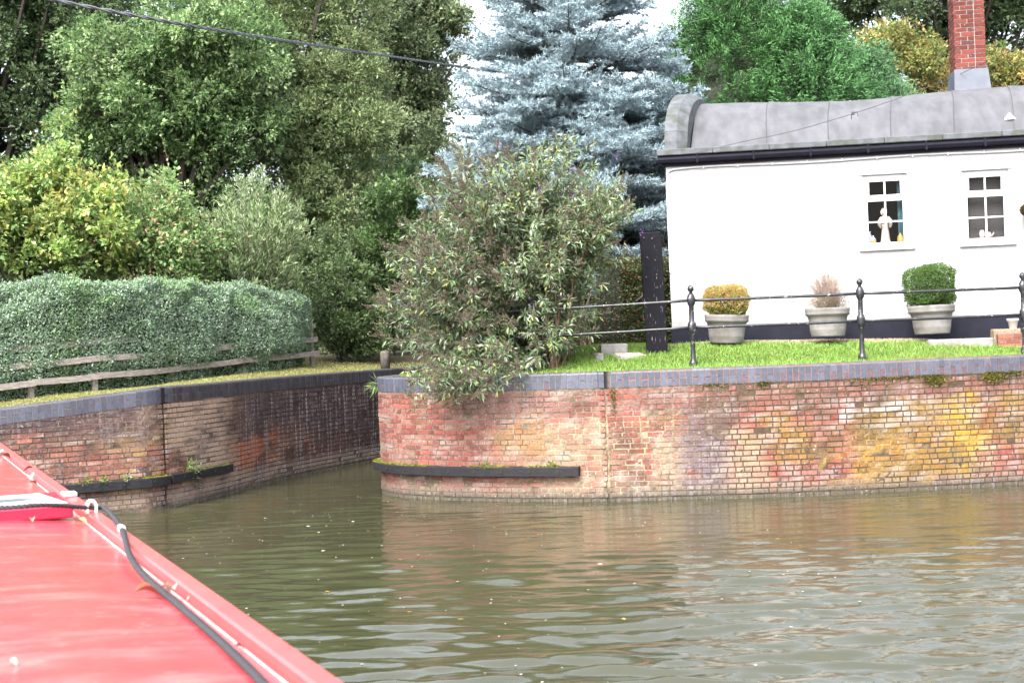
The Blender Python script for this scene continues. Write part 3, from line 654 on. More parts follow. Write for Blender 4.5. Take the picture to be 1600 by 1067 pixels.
tree('tall_tree','tall olive green tree rising out of the picture, right of the broad oak','tree',base_at(480,40),[E(450,40,41,130,130),E(530,170,40,80,110),E(480,230,40,110,120),E(500,370,40,105,110),E(540,480,39,70,80),E(380,-40,42,120,80)],200,130000,.13,OLV,GRP,tr=.36,limbs=40,seed=3,clr=(.45,.95),asp=.35)
tree('tall_tree','sparse tree left of the blue spruce with bright sky at its thin right edge','tree',base_at(640,52),[E(590,20,52,100,60),E(650,90,52,75,80),E(620,200,52,85,90),E(680,30,52,40,50),E(660,300,52,70,60)],120,60000,.17,[(.20,.27,.13),(.28,.34,.18),(.13,.19,.09)],GRP,tr=.35,limbs=40,seed=4,clr=(.6,1.2),gap=.15)
tree('oak_tree','dark leafy tree filling the gap low behind the hedge end and the buddleja','tree',base_at(560,44),[E(560,420,44,110,130),E(640,380,44,100,120),E(450,470,43,90,80)],90,45000,.16,OAK[:2]+DRK,GRP,tr=.3,limbs=18,seed=5,clr=(.6,1.1))
tree('dark_tree','shadowy tree low behind the yellow fruit bush at the left','tree',base_at(90,48),[E(90,400,48,200,110),E(250,400,48,150,100)],90,30000,.2,DRK,GRP,tr=.3,limbs=12,seed=6,clr=(.8,1.4))
tree('oak_tree','high crowned oak behind the others, showing only at the top edge of the picture','tree',base_at(230,56),[E(230,-60,56,260,100),E(120,40,56,70,60),E(480,-60,58,140,80)],110,40000,.2,OAK,GRP,tr=.4,limbs=20,seed=7,clr=(.9,1.6))
tree('lime_bush','light green leafy bush peeping out left above the buddleja','bush',base_at(615,33),[E(620,310,33,45,38),E(590,340,33,35,35),E(600,430,33,60,80)],26,9000,.11,[(.10,.19,.05),(.07,.13,.04),(.13,.22,.07)],None,tr=.06,limbs=10,seed=8,clr=(.3,.5),asp=.6)
tree('dark_shrub','dark green shrub standing behind the right end of the hedge','bush',base_at(530,31),[E(530,480,31,55,70),E(570,520,31,40,50),E(500,420,32,50,50)],34,20000,.09,[(.12,.19,.07),(.18,.26,.10),(.08,.13,.05)],None,tr=.07,limbs=10,seed=9,clr=(.3,.5))
# right background
GR='trees behind the white cottage'
tree('dark_tree','tall dark tree behind the chimney at the top right','tree',base_at(1500,50),[E(1420,20,50,120,90),E(1570,40,50,110,90),E(1330,-30,50,90,60),E(1500,-60,50,150,80)],110,45000,.19,DRK+[(.10,.12,.07)],GR,tr=.3,limbs=40,seed=10,clr=(.7,1.2),gap=.15)
tree('yellowing_tree','yellowing autumn tree between the green conifer and the chimney','tree',base_at(1420,37),[E(1425,95,37,48,38),E(1385,70,37,40,25),E(1455,130,37,30,30),E(1420,200,37,60,50)],40,15000,.11,[(.46,.44,.13),(.28,.36,.10),(.50,.34,.12),(.18,.26,.08)],GR,tr=.14,limbs=18,seed=11,clr=(.3,.55))
tree('yellowing_tree','yellowing autumn tree to the right of the chimney, above the roof','tree',base_at(1590,36),[E(1590,125,36,50,32),E(1560,100,36,30,22),E(1630,120,36,50,40)],30,11000,.11,[(.46,.44,.13),(.28,.36,.10),(.46,.32,.12),(.16,.24,.07)],GR,tr=.12,limbs=12,seed=12,clr=(.3,.5))
# feathery green conifers
def conifer(label,base,apex_z,rad,n,pal,seed,prof=.75):
    r=np.random.default_rng(seed); root=thing('green_conifer',base,label,'conifer',GR); b0=np.array(base,float); H_=apex_z-base[2]
    m=MB(); m.tube([b0,b0+[0,0,H_*.9]],[.22,.04],7,(.08,.05,.035)); tk=m.build('trunk',M_bark,root)
    K=1150; t=r.uniform(.02,1,K)**.9; a=r.uniform(0,2*math.pi,K); R0=rad*(1-t**1.6)**prof*(.82+.36*vn(a*2.5,t*6,seed))
    B=np.stack([np.cos(a)*R0,np.sin(a)*R0,t*H_],1)+b0; outd=np.stack([np.cos(a),np.sin(a),.75+.3*r.random(K)],1); outd=nrm(outd)
    V=[];F=[];m=MB(); per=int(n*1.7)//K; i=np.repeat(np.arange(K),per); N=len(i); f=r.random(N); ln=r.uniform(.6,1.25,K)[i]
    side=nrm(np.cross(outd,r.normal(size=(K,3))))[i]; sg=r.choice([-1,1],N)[:,None]
    w_=.34*(1-f)+.05; P=B[i]-outd[i]*.35*ln[:,None]+outd[i]*(f*ln)[:,None]+side*sg*(w_*r.random(N))[:,None]+r.normal(0,.05,(N,3)); P[:,2]-=.12*f*f
    D=nrm(outd[i]*.8+side*sg*.8+r.normal(0,.25,(N,3))-[0,0,.15]); Nn=r.normal(size=(N,3))*.6+[0,-.3,.8]
    ll=r.uniform(.06,.13,N); Vq,Fq=leafgeo(P,D,Nn,ll,ll*.24,.05); c=np.array(pal)[r.choice(len(pal),N)]*(1+r.normal(0,.12,(N,1)))*(.8+.4*r.random(K))[i][:,None]*(.75+.45*f[:,None]); m.add(Vq,Fq,rep(np.clip(c,.005,.9)))
    m.build('foliage',M_needle,root)
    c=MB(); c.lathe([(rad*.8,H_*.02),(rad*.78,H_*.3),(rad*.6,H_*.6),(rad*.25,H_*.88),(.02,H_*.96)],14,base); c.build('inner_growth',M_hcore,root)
p=pY(1160,100,32); conifer('large deep green feathery conifer directly right of the blue spruce',(p.x,p.y,2.1),10.6,2.9,110000,[(.06,.17,.045),(.10,.25,.07),(.045,.12,.04)],21)
p=pY(1255,80,31); conifer('bright green feathery conifer in the middle above the cottage roof',(p.x,p.y,2.1),9.2,2.1,80000,[(.08,.20,.07),(.11,.26,.09),(.06,.16,.05)],22)
p=pY(1345,110,32.5); conifer('paler green conifer nearest the yellowing tree, above the cottage roof',(p.x,p.y,2.1),8.4,1.9,70000,[(.10,.22,.10),(.13,.28,.13),(.08,.17,.07)],23)
# blue spruce
def spruce():
    r=np.random.default_rng(77); base=(1.35,28,2.1); root=thing('blue_spruce',base,'large silvery blue spruce behind the buddleja, left of the white cottage','conifer'); b0=np.array(base)
    H_=10.4; m=MB(); m.tube([b0-[0,0,.2],b0+[0,0,H_]],[.2,.03],8,(.10,.075,.06)); m.build('trunk',M_bark,root)
    wood=MB(); SP=[];SD=[];SL=[]
    z=.75
    while z<H_-.2:
        R0=3.15*(1-(z/(H_+.15))**1.75); nb=8 if z<9 else 7 if z<8 else 5; a0=r.random()*6.28
        for j in range(nb):
            a=a0+j*2*math.pi/nb+r.normal(0,.18); Lb=R0*r.uniform(.8,1.12); od=np.array([math.cos(a),math.sin(a),0]); s0=b0+[0,0,z+r.normal(0,.17)]
            rise=.12 if z<6 else .35
            tip=s0+od*Lb+[0,0,Lb*(rise-.12+r.normal(0,.10))]; pp=bez(s0,s0+od*Lb*.6+[0,0,-Lb*r.uniform(.04,.2)],tip,12); wood.tube(pp,np.linspace(.035,.008,12),4,(.12,.09,.07),cap=False)
            sd_=np.array([-od[1],od[0],0])
            def seg(p,q): SP.append(p);SD.append(q-p)
            for k in range(4,12): seg(pp[k-1],pp[k])
            for f in np.arange(.2,.99,.07*2.2/max(Lb,1)):
                for sg in (-1,1):
                    x=f*11; i=int(x); q=pp[i]+(pp[min(i+1,11)]-pp[i])*(x-i)
                    l2=Lb*.46*(1.04-f)**.6*r.uniform(.7,1.2)+.06; d2=nrm(od*.75+sd_*sg*r.uniform(.6,1)+np.array([0,0,r.uniform(-.15,.5)]))
                    e=q+d2*l2; mid=(q+e)/2-[0,0,.04*l2]; p2=bez(q,mid,e,4); 
                    for k in range(1,4): seg(p2[k-1],p2[k])
                    for g in np.arange(.2,.95,.16/max(l2,.2)):
                        for s2 in (-1,1):
                            qq=q+(e-q)*g; d3=nrm(d2*.8+np.cross(d2,[0,0,1])*s2*.8+np.array([0,0,r.uniform(-.1,.45)])); seg(qq,qq+d3*l2*.34*(1.1-g))
        z+=.29
    wood.build('branches',M_bark,root)
    SP=np.array(SP);SD=np.array(SD); ln=np.linalg.norm(SD,axis=1); k=ln>.02; SP=SP[k];SD=SD[k];ln=ln[k]
    cnt=np.maximum(1,(ln/.0105)).astype(int); cap=1250000
    if cnt.sum()>cap: cnt=np.maximum(1,(cnt*cap/cnt.sum()).astype(int))
    i=np.repeat(np.arange(len(SP)),cnt); n=len(i); u=nrm(SD)[i]; f=r.random(n)[:,None]; P=SP[i]+SD[i]*f
    rd=nrm(np.cross(u,r.normal(size=(n,3)))); rd[:,2]+=.25; D=nrm(rd+u*.75); L=r.uniform(.06,.10,n); S=nrm(np.cross(D,r.normal(size=(n,3))))*.0105
    V=np.stack([P-S,P+S,P+D*L[:,None]],1).reshape(-1,3); F=np.arange(3*n).reshape(-1,3)
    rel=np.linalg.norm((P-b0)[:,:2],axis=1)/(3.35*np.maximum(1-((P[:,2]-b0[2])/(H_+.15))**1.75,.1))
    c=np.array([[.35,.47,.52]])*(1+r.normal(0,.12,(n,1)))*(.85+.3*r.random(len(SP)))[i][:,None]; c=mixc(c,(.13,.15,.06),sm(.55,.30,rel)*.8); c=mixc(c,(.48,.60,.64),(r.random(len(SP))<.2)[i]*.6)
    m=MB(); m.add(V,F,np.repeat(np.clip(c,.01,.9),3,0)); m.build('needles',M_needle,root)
    print('spruce needles',n)
spruce()
# ------------------------------------------------------------------ bushes behind the hedge
FR='shrubs above the clipped hedge'
def shrub(name,label,base,ells,nst,nlf,L,asp,pal,seed,wts=None,group=None,tipcol=None,mt=None,droop=.0,spread=.7,stemc=(.12,.08,.055),leafup=.3,stemr=.012,t0=.35,bases=None,updir=0.,clus=.10):
    """stems arching from the foot to points of the crown, leaves carried along the stems"""
    r=np.random.default_rng(seed); root=thing(name,base,label,'shrub' if name!='buddleja' else 'bush',group); w_=np.array([e[1][0]*e[1][2] for e in ells]); w_/=w_.sum()
    wood=MB(); P=[];D=[];f_=[];tips=[];tdir=[]
    for k in range(nst):
        e=ells[r.choice(len(ells),p=w_)]; d=nrm(r.normal(size=3)); rad=r.uniform(.2,1.3)**.45; tip=np.array(e[0])+d*rad*np.array(e[1])
        b0=np.array(base if bases is None else bases[r.integers(len(bases))],float)+r.normal(0,.08,3)*[1,1,0]; hh=tip[2]-b0[2]
        mid=b0+(tip-b0)*[.42,.42,.0]+[0,0,max(hh,.3)*r.uniform(.6,.85)+updir*.3]
        pp=bez(b0,mid,tip,14); wood.tube(pp,np.linspace(stemr,stemr*.22,14),4,np.array(stemc)*r.uniform(.7,1.3),cap=False)
        tips.append(pp[-1]);tdir.append(nrm(pp[-1]-pp[-2])); nl=max(4,nlf//nst); f=r.uniform(t0,1,nl)**.8; x=f*12.99; i=x.astype(int); q=pp[i]+(pp[i+1]-pp[i])*(x-i)[:,None]; u=nrm(pp[i+1]-pp[i])
        s=nrm(np.cross(u,r.normal(size=(nl,3)))); ex=np.abs(r.normal(0,clus,nl))[:,None]*(1.2-f[:,None])
        P.append(q+s*ex*1.6);D.append(nrm(s*spread+u*.6+np.array([0,0,leafup-droop])));f_.append(f)
    P=np.concatenate(P);D=np.concatenate(D);f=np.concatenate(f_);n=len(P); ll=L*r.uniform(.6,1.25,n)
    V,F=leafgeo(P,D,nrm(r.normal(size=(n,3))*.5+[0,-.2,1]),ll,ll*asp); pal=np.array(pal); c=pal[r.choice(len(pal),n,p=wts)]*(1+r.normal(0,.16,(n,1)))
    if tipcol is not None: c=mixc(c,tipcol,sm(.86,1.,f)*(r.random(n)<.3))
    m=MB(); m.add(V,F,rep(np.clip(c,.005,.9))); m.build('foliage',mt or M_leaf,root); wood.build('stems',M_bark,root)
    return root,np.array(tips),np.array(tdir)
def gb(px,Y): p=pY(px,560,Y); return (p.x,p.y,float(ground_z(p.x,p.y)[0]))
YG=[(.24,.34,.07),(.15,.26,.06),(.34,.38,.10),(.42,.36,.09),(.10,.18,.05)]
def thicket(label,base,ells,nc,nl,L,pal,seed,wts=None,asp=.55,name='fruit_bush'):
    root,CC,RR=tree(name,label,'shrub',base,ells,nc,nl,L,pal,FR,wts,tr=.07,limbs=34,seed=seed,clr=(.35,.62),asp=asp,shell=(.15,1.25),tone=.2,gap=.1)
    r=np.random.default_rng(seed); wood=MB(); lm=MB()
    for k in r.choice(len(CC),46,replace=False):
        c=CC[k]; 
        if c[1]>base[1]+.6: continue
        e=c+np.array([r.normal(0,.25),r.normal(-.1,.2),RR[k]*r.uniform(1.2,2.6)]); pp=bez(c,(c+e)/2+r.normal(0,.05,3),e,8); wood.tube(pp,np.linspace(.009,.003,8),4,(.14,.09,.06),cap=False)
        n=16; f=r.uniform(.1,7,n); i=f.astype(int); q=pp[i]+(pp[np.minimum(i+1,7)]-pp[i])*(f-i)[:,None]; D=nrm(r.normal(size=(n,3))+[0,0,.3]); V,F=leafgeo(q,D,nrm(r.normal(size=(n,3))*.5+[0,0,1]),L*.85,L*asp*.8); lm.add(V,F,rep(lcol(n,pal,.15,wts)))
    wood.build('shoots',M_bark,root); lm.build('shoot_leaves',M_leaf,root)
thicket('yellow green bush at the far left above the hedge, with a tall leafy spire',gb(60,26.5),[E(60,340,26.5,115,85,90),E(-40,340,26.5,100,90,90),E(150,350,26.5,70,70,70),E(100,235,26.5,16,60,16),E(75,275,26.5,40,40,40)],60,19000,.125,[(.42,.56,.15),(.28,.45,.14),(.58,.64,.22),(.66,.58,.18),(.18,.32,.10)],41,[.3,.28,.2,.07,.15])
thicket('green bush with reddish orange leaf tips, middle of the row above the hedge',gb(250,27.5),[E(240,370,27.5,95,65,80),E(255,310,27.5,45,30,40),E(210,410,27.5,110,40,80),E(285,410,27.5,60,45,60)],54,17000,.10,[(.30,.47,.17),(.40,.53,.22),(.19,.33,.12),(.66,.40,.28)],42,[.36,.3,.26,.08])
shrub('willow_shrub','silvery willow like shrub with upright shoots above the right part of the hedge',gb(390,28.5),[E(390,380,28.5,95,75),E(390,290,28.5,40,50),E(440,340,28.5,50,50),E(330,350,28.5,50,40),E(370,430,28.5,100,40),E(400,360,28.5,90,60)],330,42000,.10,.27,[(.27,.40,.16),(.37,.48,.26),(.17,.28,.10),(.46,.53,.34)],43,None,FR,mt=M_matte,updir=1.,leafup=.5)
# buddleja
BP=[pz(868,578,1.79),pz(800,575,1.79),pz(740,578,1.79)]; BP=[(BP[0].x,BP[0].y+.25,1.79),(BP[1].x,BP[1].y+.3,1.79),(BP[2].x,BP[2].y+.35,1.79)]
bud,tips,td=shrub('buddleja','sprawling buddleja with brown dead flower spikes, hanging over the curved brick wall',(BP[0][0]-.3,BP[0][1],1.79),
  [E(800,350,20.7,150,110,110),E(880,310,20.7,90,80,90),E(690,440,20.5,90,90,80),E(760,270,20.7,90,45,70),E(735,575,19.75,95,48,30),E(925,370,20.6,60,75,60),E(940,330,20.5,42,40,50),E(645,490,20.5,62,90,50),E(800,480,20.3,90,80,50),E(700,605,19.6,75,32,30),E(790,590,19.5,40,30,25),E(900,480,20.6,45,60,40),E(700,350,20.7,70,60,60),E(880,245,20.7,70,34,50),E(965,325,20.5,30,34,40),E(830,540,20.4,45,30,25)],640,68000,.118,.25,
  [(.25,.36,.18),(.34,.43,.28),(.14,.23,.10),(.50,.56,.44),(.46,.50,.16)],44,[.28,.24,.26,.14,.08],mt=M_matte,bases=BP,droop=.35,stemc=(.26,.15,.10),stemr=.016,t0=.3,clus=.08)
m=MB(); r=np.random.default_rng(9); sp=np.array(tips); k=0
fl=MB()
for q,d in zip(tips,td):
    wt=.85 if q[0]<.1 else .45
    if r.random()>wt: continue
    for j in range(r.integers(2,7) if q[0]<0.1 else r.integers(1,4)):
        L=r.uniform(.12,.26); dd=nrm(np.array(d)+r.normal(0,.35,3)+[-.15,-.1,.1]); n=46; f=r.random(n); st=nrm(r.normal(size=(n,3)))
        P=q+r.normal(0,.03,3)+dd*(f*L)[:,None]+st*(.013*(1.1-f))[:,None]; V,F=leafgeo(P,nrm(st+dd*.6),st,.022,.013); m.add(V,F,rep(np.array([[.15,.125,.09]])*(1+r.normal(0,.25,(n,1)))))
m.build('seed_spikes',M_matte,bud)
for px,py in ((781,233),(842,303),(892,267),(1001,367),(893,312),(963,247)):
    p=np.array(pY(px,py,20.1)); n=26; st=nrm(r.normal(size=(n,3))); f=r.random(n); V,F=leafgeo(p+np.array([.3,0,.9])*(f*.09)[:,None]+st*.014,st,rdir(n),.02,.014); fl=MB(); fl.add(V,F,rep(np.array([[.32,.16,.48]])*(1+r.normal(0,.2,(n,1))))); fl.build('purple_flower',M_matte,bud)
m=MB()
for k,(a,b_,c_) in enumerate([((868,575),(862,500),(845,420)),((868,575),(890,500),(900,420)),((866,575),(872,490),(862,400)),((866,575),(850,520),(815,440)),((800,572),(790,500),(740,430)),((868,575),(900,520),(925,450)),((868,577),(868,520),(880,450))]):
    A=np.array(pY(*a,20.85)); Bq=np.array(pY(*b_,20.8)); Cq=np.array(pY(*c_,20.7)); A[2]=1.76; A[0]+=.05*(k%3-1); A[1]+=.06*(k%2); m.tube(bez(A,Bq,Cq,10)+np.random.default_rng(k).normal(0,.012,(10,3)),np.linspace(.034 if k in(0,1,6) else .02,.008,10),7,(.17,.11,.07))
m.build('trunk',M_bark,bud)
# ------------------------------------------------------------------ cottage
HZ=2.08; H=thing('cottage',(HX,HY,HZ),'white painted brick cottage with black plinth and grey barrel roof','house',rz=HA)
HMI=mw(H).inverted()
M_white=bpy.data.materials.new('white_painted_brick'); M_white.use_nodes=True; n=M_white.node_tree.nodes; l=M_white.node_tree.links; b=n['Principled BSDF']
b.inputs['Roughness'].default_value=.6
tc=n.new('ShaderNodeTexCoord'); sp_=n.new('ShaderNodeSeparateXYZ'); cb=n.new('ShaderNodeCombineXYZ'); l.new(tc.outputs['Object'],sp_.inputs[0]); l.new(sp_.outputs[0],cb.inputs[0]); l.new(sp_.outputs[2],cb.inputs[1])
bt=n.new('ShaderNodeTexBrick'); bt.inputs['Scale'].default_value=1; bt.inputs['Brick Width'].default_value=.225; bt.inputs['Row Height'].default_value=.075; bt.inputs['Mortar Size'].default_value=.006; bt.inputs['Mortar Smooth'].default_value=.6
bt.inputs['Color1'].default_value=(.345,.345,.36,1); bt.inputs['Color2'].default_value=(.372,.372,.386,1); bt.inputs['Mortar'].default_value=(.29,.29,.312,1)
l.new(cb.outputs[0],bt.inputs['Vector']); dn=n.new('ShaderNodeTexNoise'); dn.inputs['Scale'].default_value=2.2; dn.inputs['Detail'].default_value=8; dn.inputs['Roughness'].default_value=.7; l.new(tc.outputs['Object'],dn.inputs['Vector'])
dz=n.new('ShaderNodeMapRange'); dz.inputs[1].default_value=.75; dz.inputs[2].default_value=.30; dz.inputs[3].default_value=.0; dz.inputs[4].default_value=.35; l.new(sp_.outputs[2],dz.inputs[0])
da=n.new('ShaderNodeMath'); da.operation='ADD'; l.new(dn.outputs[0],da.inputs[0]); l.new(dz.outputs[0],da.inputs[1])
dr_=n.new('ShaderNodeMapRange'); dr_.inputs[1].default_value=.50; dr_.inputs[2].default_value=.95; dr_.inputs[3].default_value=0; dr_.inputs[4].default_value=.55; l.new(da.outputs[0],dr_.inputs[0])
dm=n.new('ShaderNodeMix'); dm.data_type='RGBA'; l.new(dr_.outputs[0],dm.inputs[0]); l.new(bt.outputs['Color'],dm.inputs[6]); dm.inputs[7].default_value=(.18,.185,.185,1); l.new(dm.outputs[2],b.inputs['Base Color'])
nz=n.new('ShaderNodeTexNoise'); nz.inputs['Scale'].default_value=1.2; nz.inputs['Detail'].default_value=4; l.new(tc.outputs['Object'],nz.inputs['Vector'])
mm=n.new('ShaderNodeMath'); mm.operation='MULTIPLY'; l.new(bt.outputs['Fac'],mm.inputs[0]); l.new(nz.outputs[0],mm.inputs[1])
bp=n.new('ShaderNodeBump'); bp.invert=True; bp.inputs['Strength'].default_value=.35; bp.inputs['Distance'].default_value=.008; l.new(mm.outputs[0],bp.inputs['Height']); l.new(bp.outputs[0],b.inputs['Normal'])
M_plinth=mat('black_plinth',(.012,.013,.026),rough=.7,spec=.2,namt=.2,nscale=5,bump=.3,bscale=20)
M_fascia=mat('black_fascia',(.010,.010,.020),rough=.7,spec=.15,namt=.3,nscale=6)
M_roof=mat('grey_felt_roof',(.092,.095,.108),rough=.9,namt=.25,nscale=2.6,bump=.5,bscale=90,col2=(.125,.128,.142),c2scale=1.2,c2lo=.3,c2hi=.8,stretch=(2,.8,.8))
M_lead=mat('weathered_edging',(.105,.115,.13),rough=.8,namt=.3,nscale=7,bump=.5,bscale=40,col2=(.07,.08,.07),c2scale=4)
M_flash=mat('lead_flashing',(.085,.10,.135),rough=.6,namt=.2,nscale=6)
M_pvc=mat('white_plastic',(.72,.72,.75),rough=.3)
M_dark=mat('dark_room',(.010,.009,.009),rough=.9,namt=.3,nscale=3)
def hl(px,py,yl=0.):
    """pixel to house-local x,z on the plane y=yl"""
    d=HMI.to_3x3()@ray(px,py); c=HMI@CAMP; k=(yl-c.y)/d.y; q=c+d*k; return q.x,q.z
LEN=12.5; DEP=4.7; WT=2.93; TH=.24
W1=(hl(1349,330)[0],hl(1419,330)[0],hl(1384,386)[1],hl(1380,273)[1]); W2=(hl(1505,322)[0],hl(1577,322)[0],hl(1541,379)[1],hl(1538,266)[1])
print('windows',W1,W2)
wins=[W1,W2]
m=MB(); xs=sorted([0,LEN,W1[0],W1[1],W2[0],W2[1]]); zs=sorted([.30,WT,W1[2],W1[3],W2[2],W2[3]])
inw=lambda x,z:any(w_[0]<x<w_[1] and w_[2]<z<w_[3] for w_ in wins)
for a,b_ in zip(xs[:-1],xs[1:]):
    for c_,d_ in zip(zs[:-1],zs[1:]):
        if inw((a+b_)/2,(c_+d_)/2): continue
        for y in (0,TH): m.add([(a,y,c_),(b_,y,c_),(b_,y,d_),(a,y,d_)],[[0,1,2,3]] if y==0 else [[3,2,1,0]])
for w_ in wins:
    a,b_,c_,d_=w_; m.add([(a,0,c_),(b_,0,c_),(b_,0,d_),(a,0,d_),(a,TH,c_),(b_,TH,c_),(b_,TH,d_),(a,TH,d_)],[[0,4,5,1],[1,5,6,2],[2,6,7,3],[3,7,4,0]])
m.box(0,TH,TH,DEP,.30,WT); m.box(LEN-TH,LEN,TH,DEP,.30,WT); m.box(TH,LEN-TH,DEP-TH,DEP,.30,WT)
m.build('wall',M_white,H,local=True)
m=MB(); m.box(-.012,LEN,-.012,DEP,-.35,.30); m.build('plinth',M_plinth,H,local=True)
m=MB(); m.box(TH,LEN-TH,.9,.95,.3,WT); m.box(TH,LEN-TH,.25,.9,.3,.34); m.box(TH,LEN-TH,.25,.9,WT-.1,WT-.06); m.box(4.5,4.55,.25,.9,.3,WT); m.build('room',M_dark,H,local=True)
# eaves
m=MB(); m.box(-.06,LEN+.1,-.05,.10,WT+.0,WT+.16); fa=m.build('fascia',M_fascia,H,local=True)
m=MB(); pr=[(-.055,.155),(-.13,.15),(-.15,.10),(-.13,.055),(-.09,.04),(-.055,.05)]
V=[(x,p[0],WT+p[1]) for x in (-.12,LEN+.1) for p in pr]; m.add(V,[[i,(i+1)%6,(i+1)%6+6,i+6] for i in range(6)]+[[0,1,2,3,4,5],[11,10,9,8,7,6]])
for x in np.arange(.5,LEN,.9): m.box(x,x+.03,-.155,-.05,WT+.03,WT+.16)
m.build('gutter',M_fascia,H,local=True)
m=MB(); 
for i in range(14):
    a=-.13+i*.9; m.box(a,a+.897,-.17,.25,WT+.162+random.uniform(0,.003),WT+.265+random.uniform(-.004,.004),bev=.012)
m.build('eaves_slab',M_lead,H,local=True)
# barrel roof in felt strips with lapped seams
def arc(rz,yw,n=26,pad=0):
    out=[]
    for i in range(n+1):
        a=math.pi*i/n; out.append((DEP/2-math.cos(a)*(yw/2+pad),WT+.20+max(0,math.sin(a))**.85*(rz+pad)))
    return out
def rarc(n=26):
    return [(DEP*(.025+.95*i/n),WT+.215+1.10*max(0,1-abs(2*i/n-1)**2.3)) for i in range(n+1)]
def shr(x): return float(np.interp(x,[0,.5,1.2,5.5,12],[.15,.11,.085,.165,.2]))
def sag(x,y): return -.09*math.exp(-((x-3.2)/1.9)**2)*max(0,math.sin(math.pi*y/DEP))
edges=[.42]+[hl(p,200,.8)[0] for p in (1193,1288,1384,1480,1570)]; edges+=[edges[-1]+1.05*k for k in range(1,6)]
m=MB()
for k,(a,b_) in enumerate(zip(edges[:-1],edges[1:])):
    lift=.0; A=rarc(); V=[];ns=6
    for j in range(ns+1):
        x=a-.02+(b_-a+.02)*j/ns; up_=.012*(1-min(1,j/ .8)) if j==0 else 0.0
        for (y,z) in A: V.append((x+shr(x)*y,y,z+up_+.02*math.sin(x*1.7)*math.sin(y*1.3)+sag(x,y)+(k%2)*.003))
    nn=len(A); m.add(V,[[j*nn+i,(j+1)*nn+i,(j+1)*nn+i+1,j*nn+i+1] for j in range(ns) for i in range(nn-1)])
m.build('roof',M_roof,H,smooth=False,local=True)
M_seam=mat('bitumen_seam',(.075,.075,.085),rough=.8)
m=MB()
for e in edges[1:-1]:
    A=rarc(); m.tube([(e-.012+shr(e)*y+.012*math.sin(y*3+e),y,z+.013+sag(e,y)+.02*math.sin(e*1.7)*math.sin(y*1.3)) for y,z in A],.008,4)
m.build('seam',M_seam,H,local=True)
# gable parapet
m=MB(); A=arc(1.13,DEP-.22,26,.16); IN=arc(1.13,DEP-.22,26,-.2)
for i in range(0,26,2):
    A3=A[i:i+3]; I3=IN[i:i+3]; g=.0
    for x0,x1,lo,hi in ((.0,.20,0,0),(.20,.37,0,-.10)):
        V=[]
        for (y,z),(yi,zi) in zip(A3,I3):
            vx=Vector((0,y-yi,z-zi)).normalized()
            V+=[(x0+.15*yi,yi,zi),(x0+.15*y,y,z),(x1+.15*y,y+vx.y*hi,z+vx.z*hi),(x1+.15*yi,yi,zi)]
        F=[[j*4+k,(j+1)*4+k,(j+1)*4+(k+1)%4,j*4+(k+1)%4] for j in range(2) for k in range(4)]+[[0,1,2,3],[11,10,9,8]]
        # tiny gap between slabs
        V=np.array(V); cen=V.mean(0); V=cen+(V-cen)*[1,.985,.985]; m.add(V,F)
m.build('parapet_slab',M_lead,H,local=True)
m=MB(); A=arc(1.13,DEP-.22,26,.0); V=[(x+.15*y,y,z) for x in (.0,.24) for y,z in A]; n_=len(A); m.add(V,[list(range(n_))[::-1],[n_+i for i in range(n_)]]); m.build('gable_wall',M_white,H,local=True)
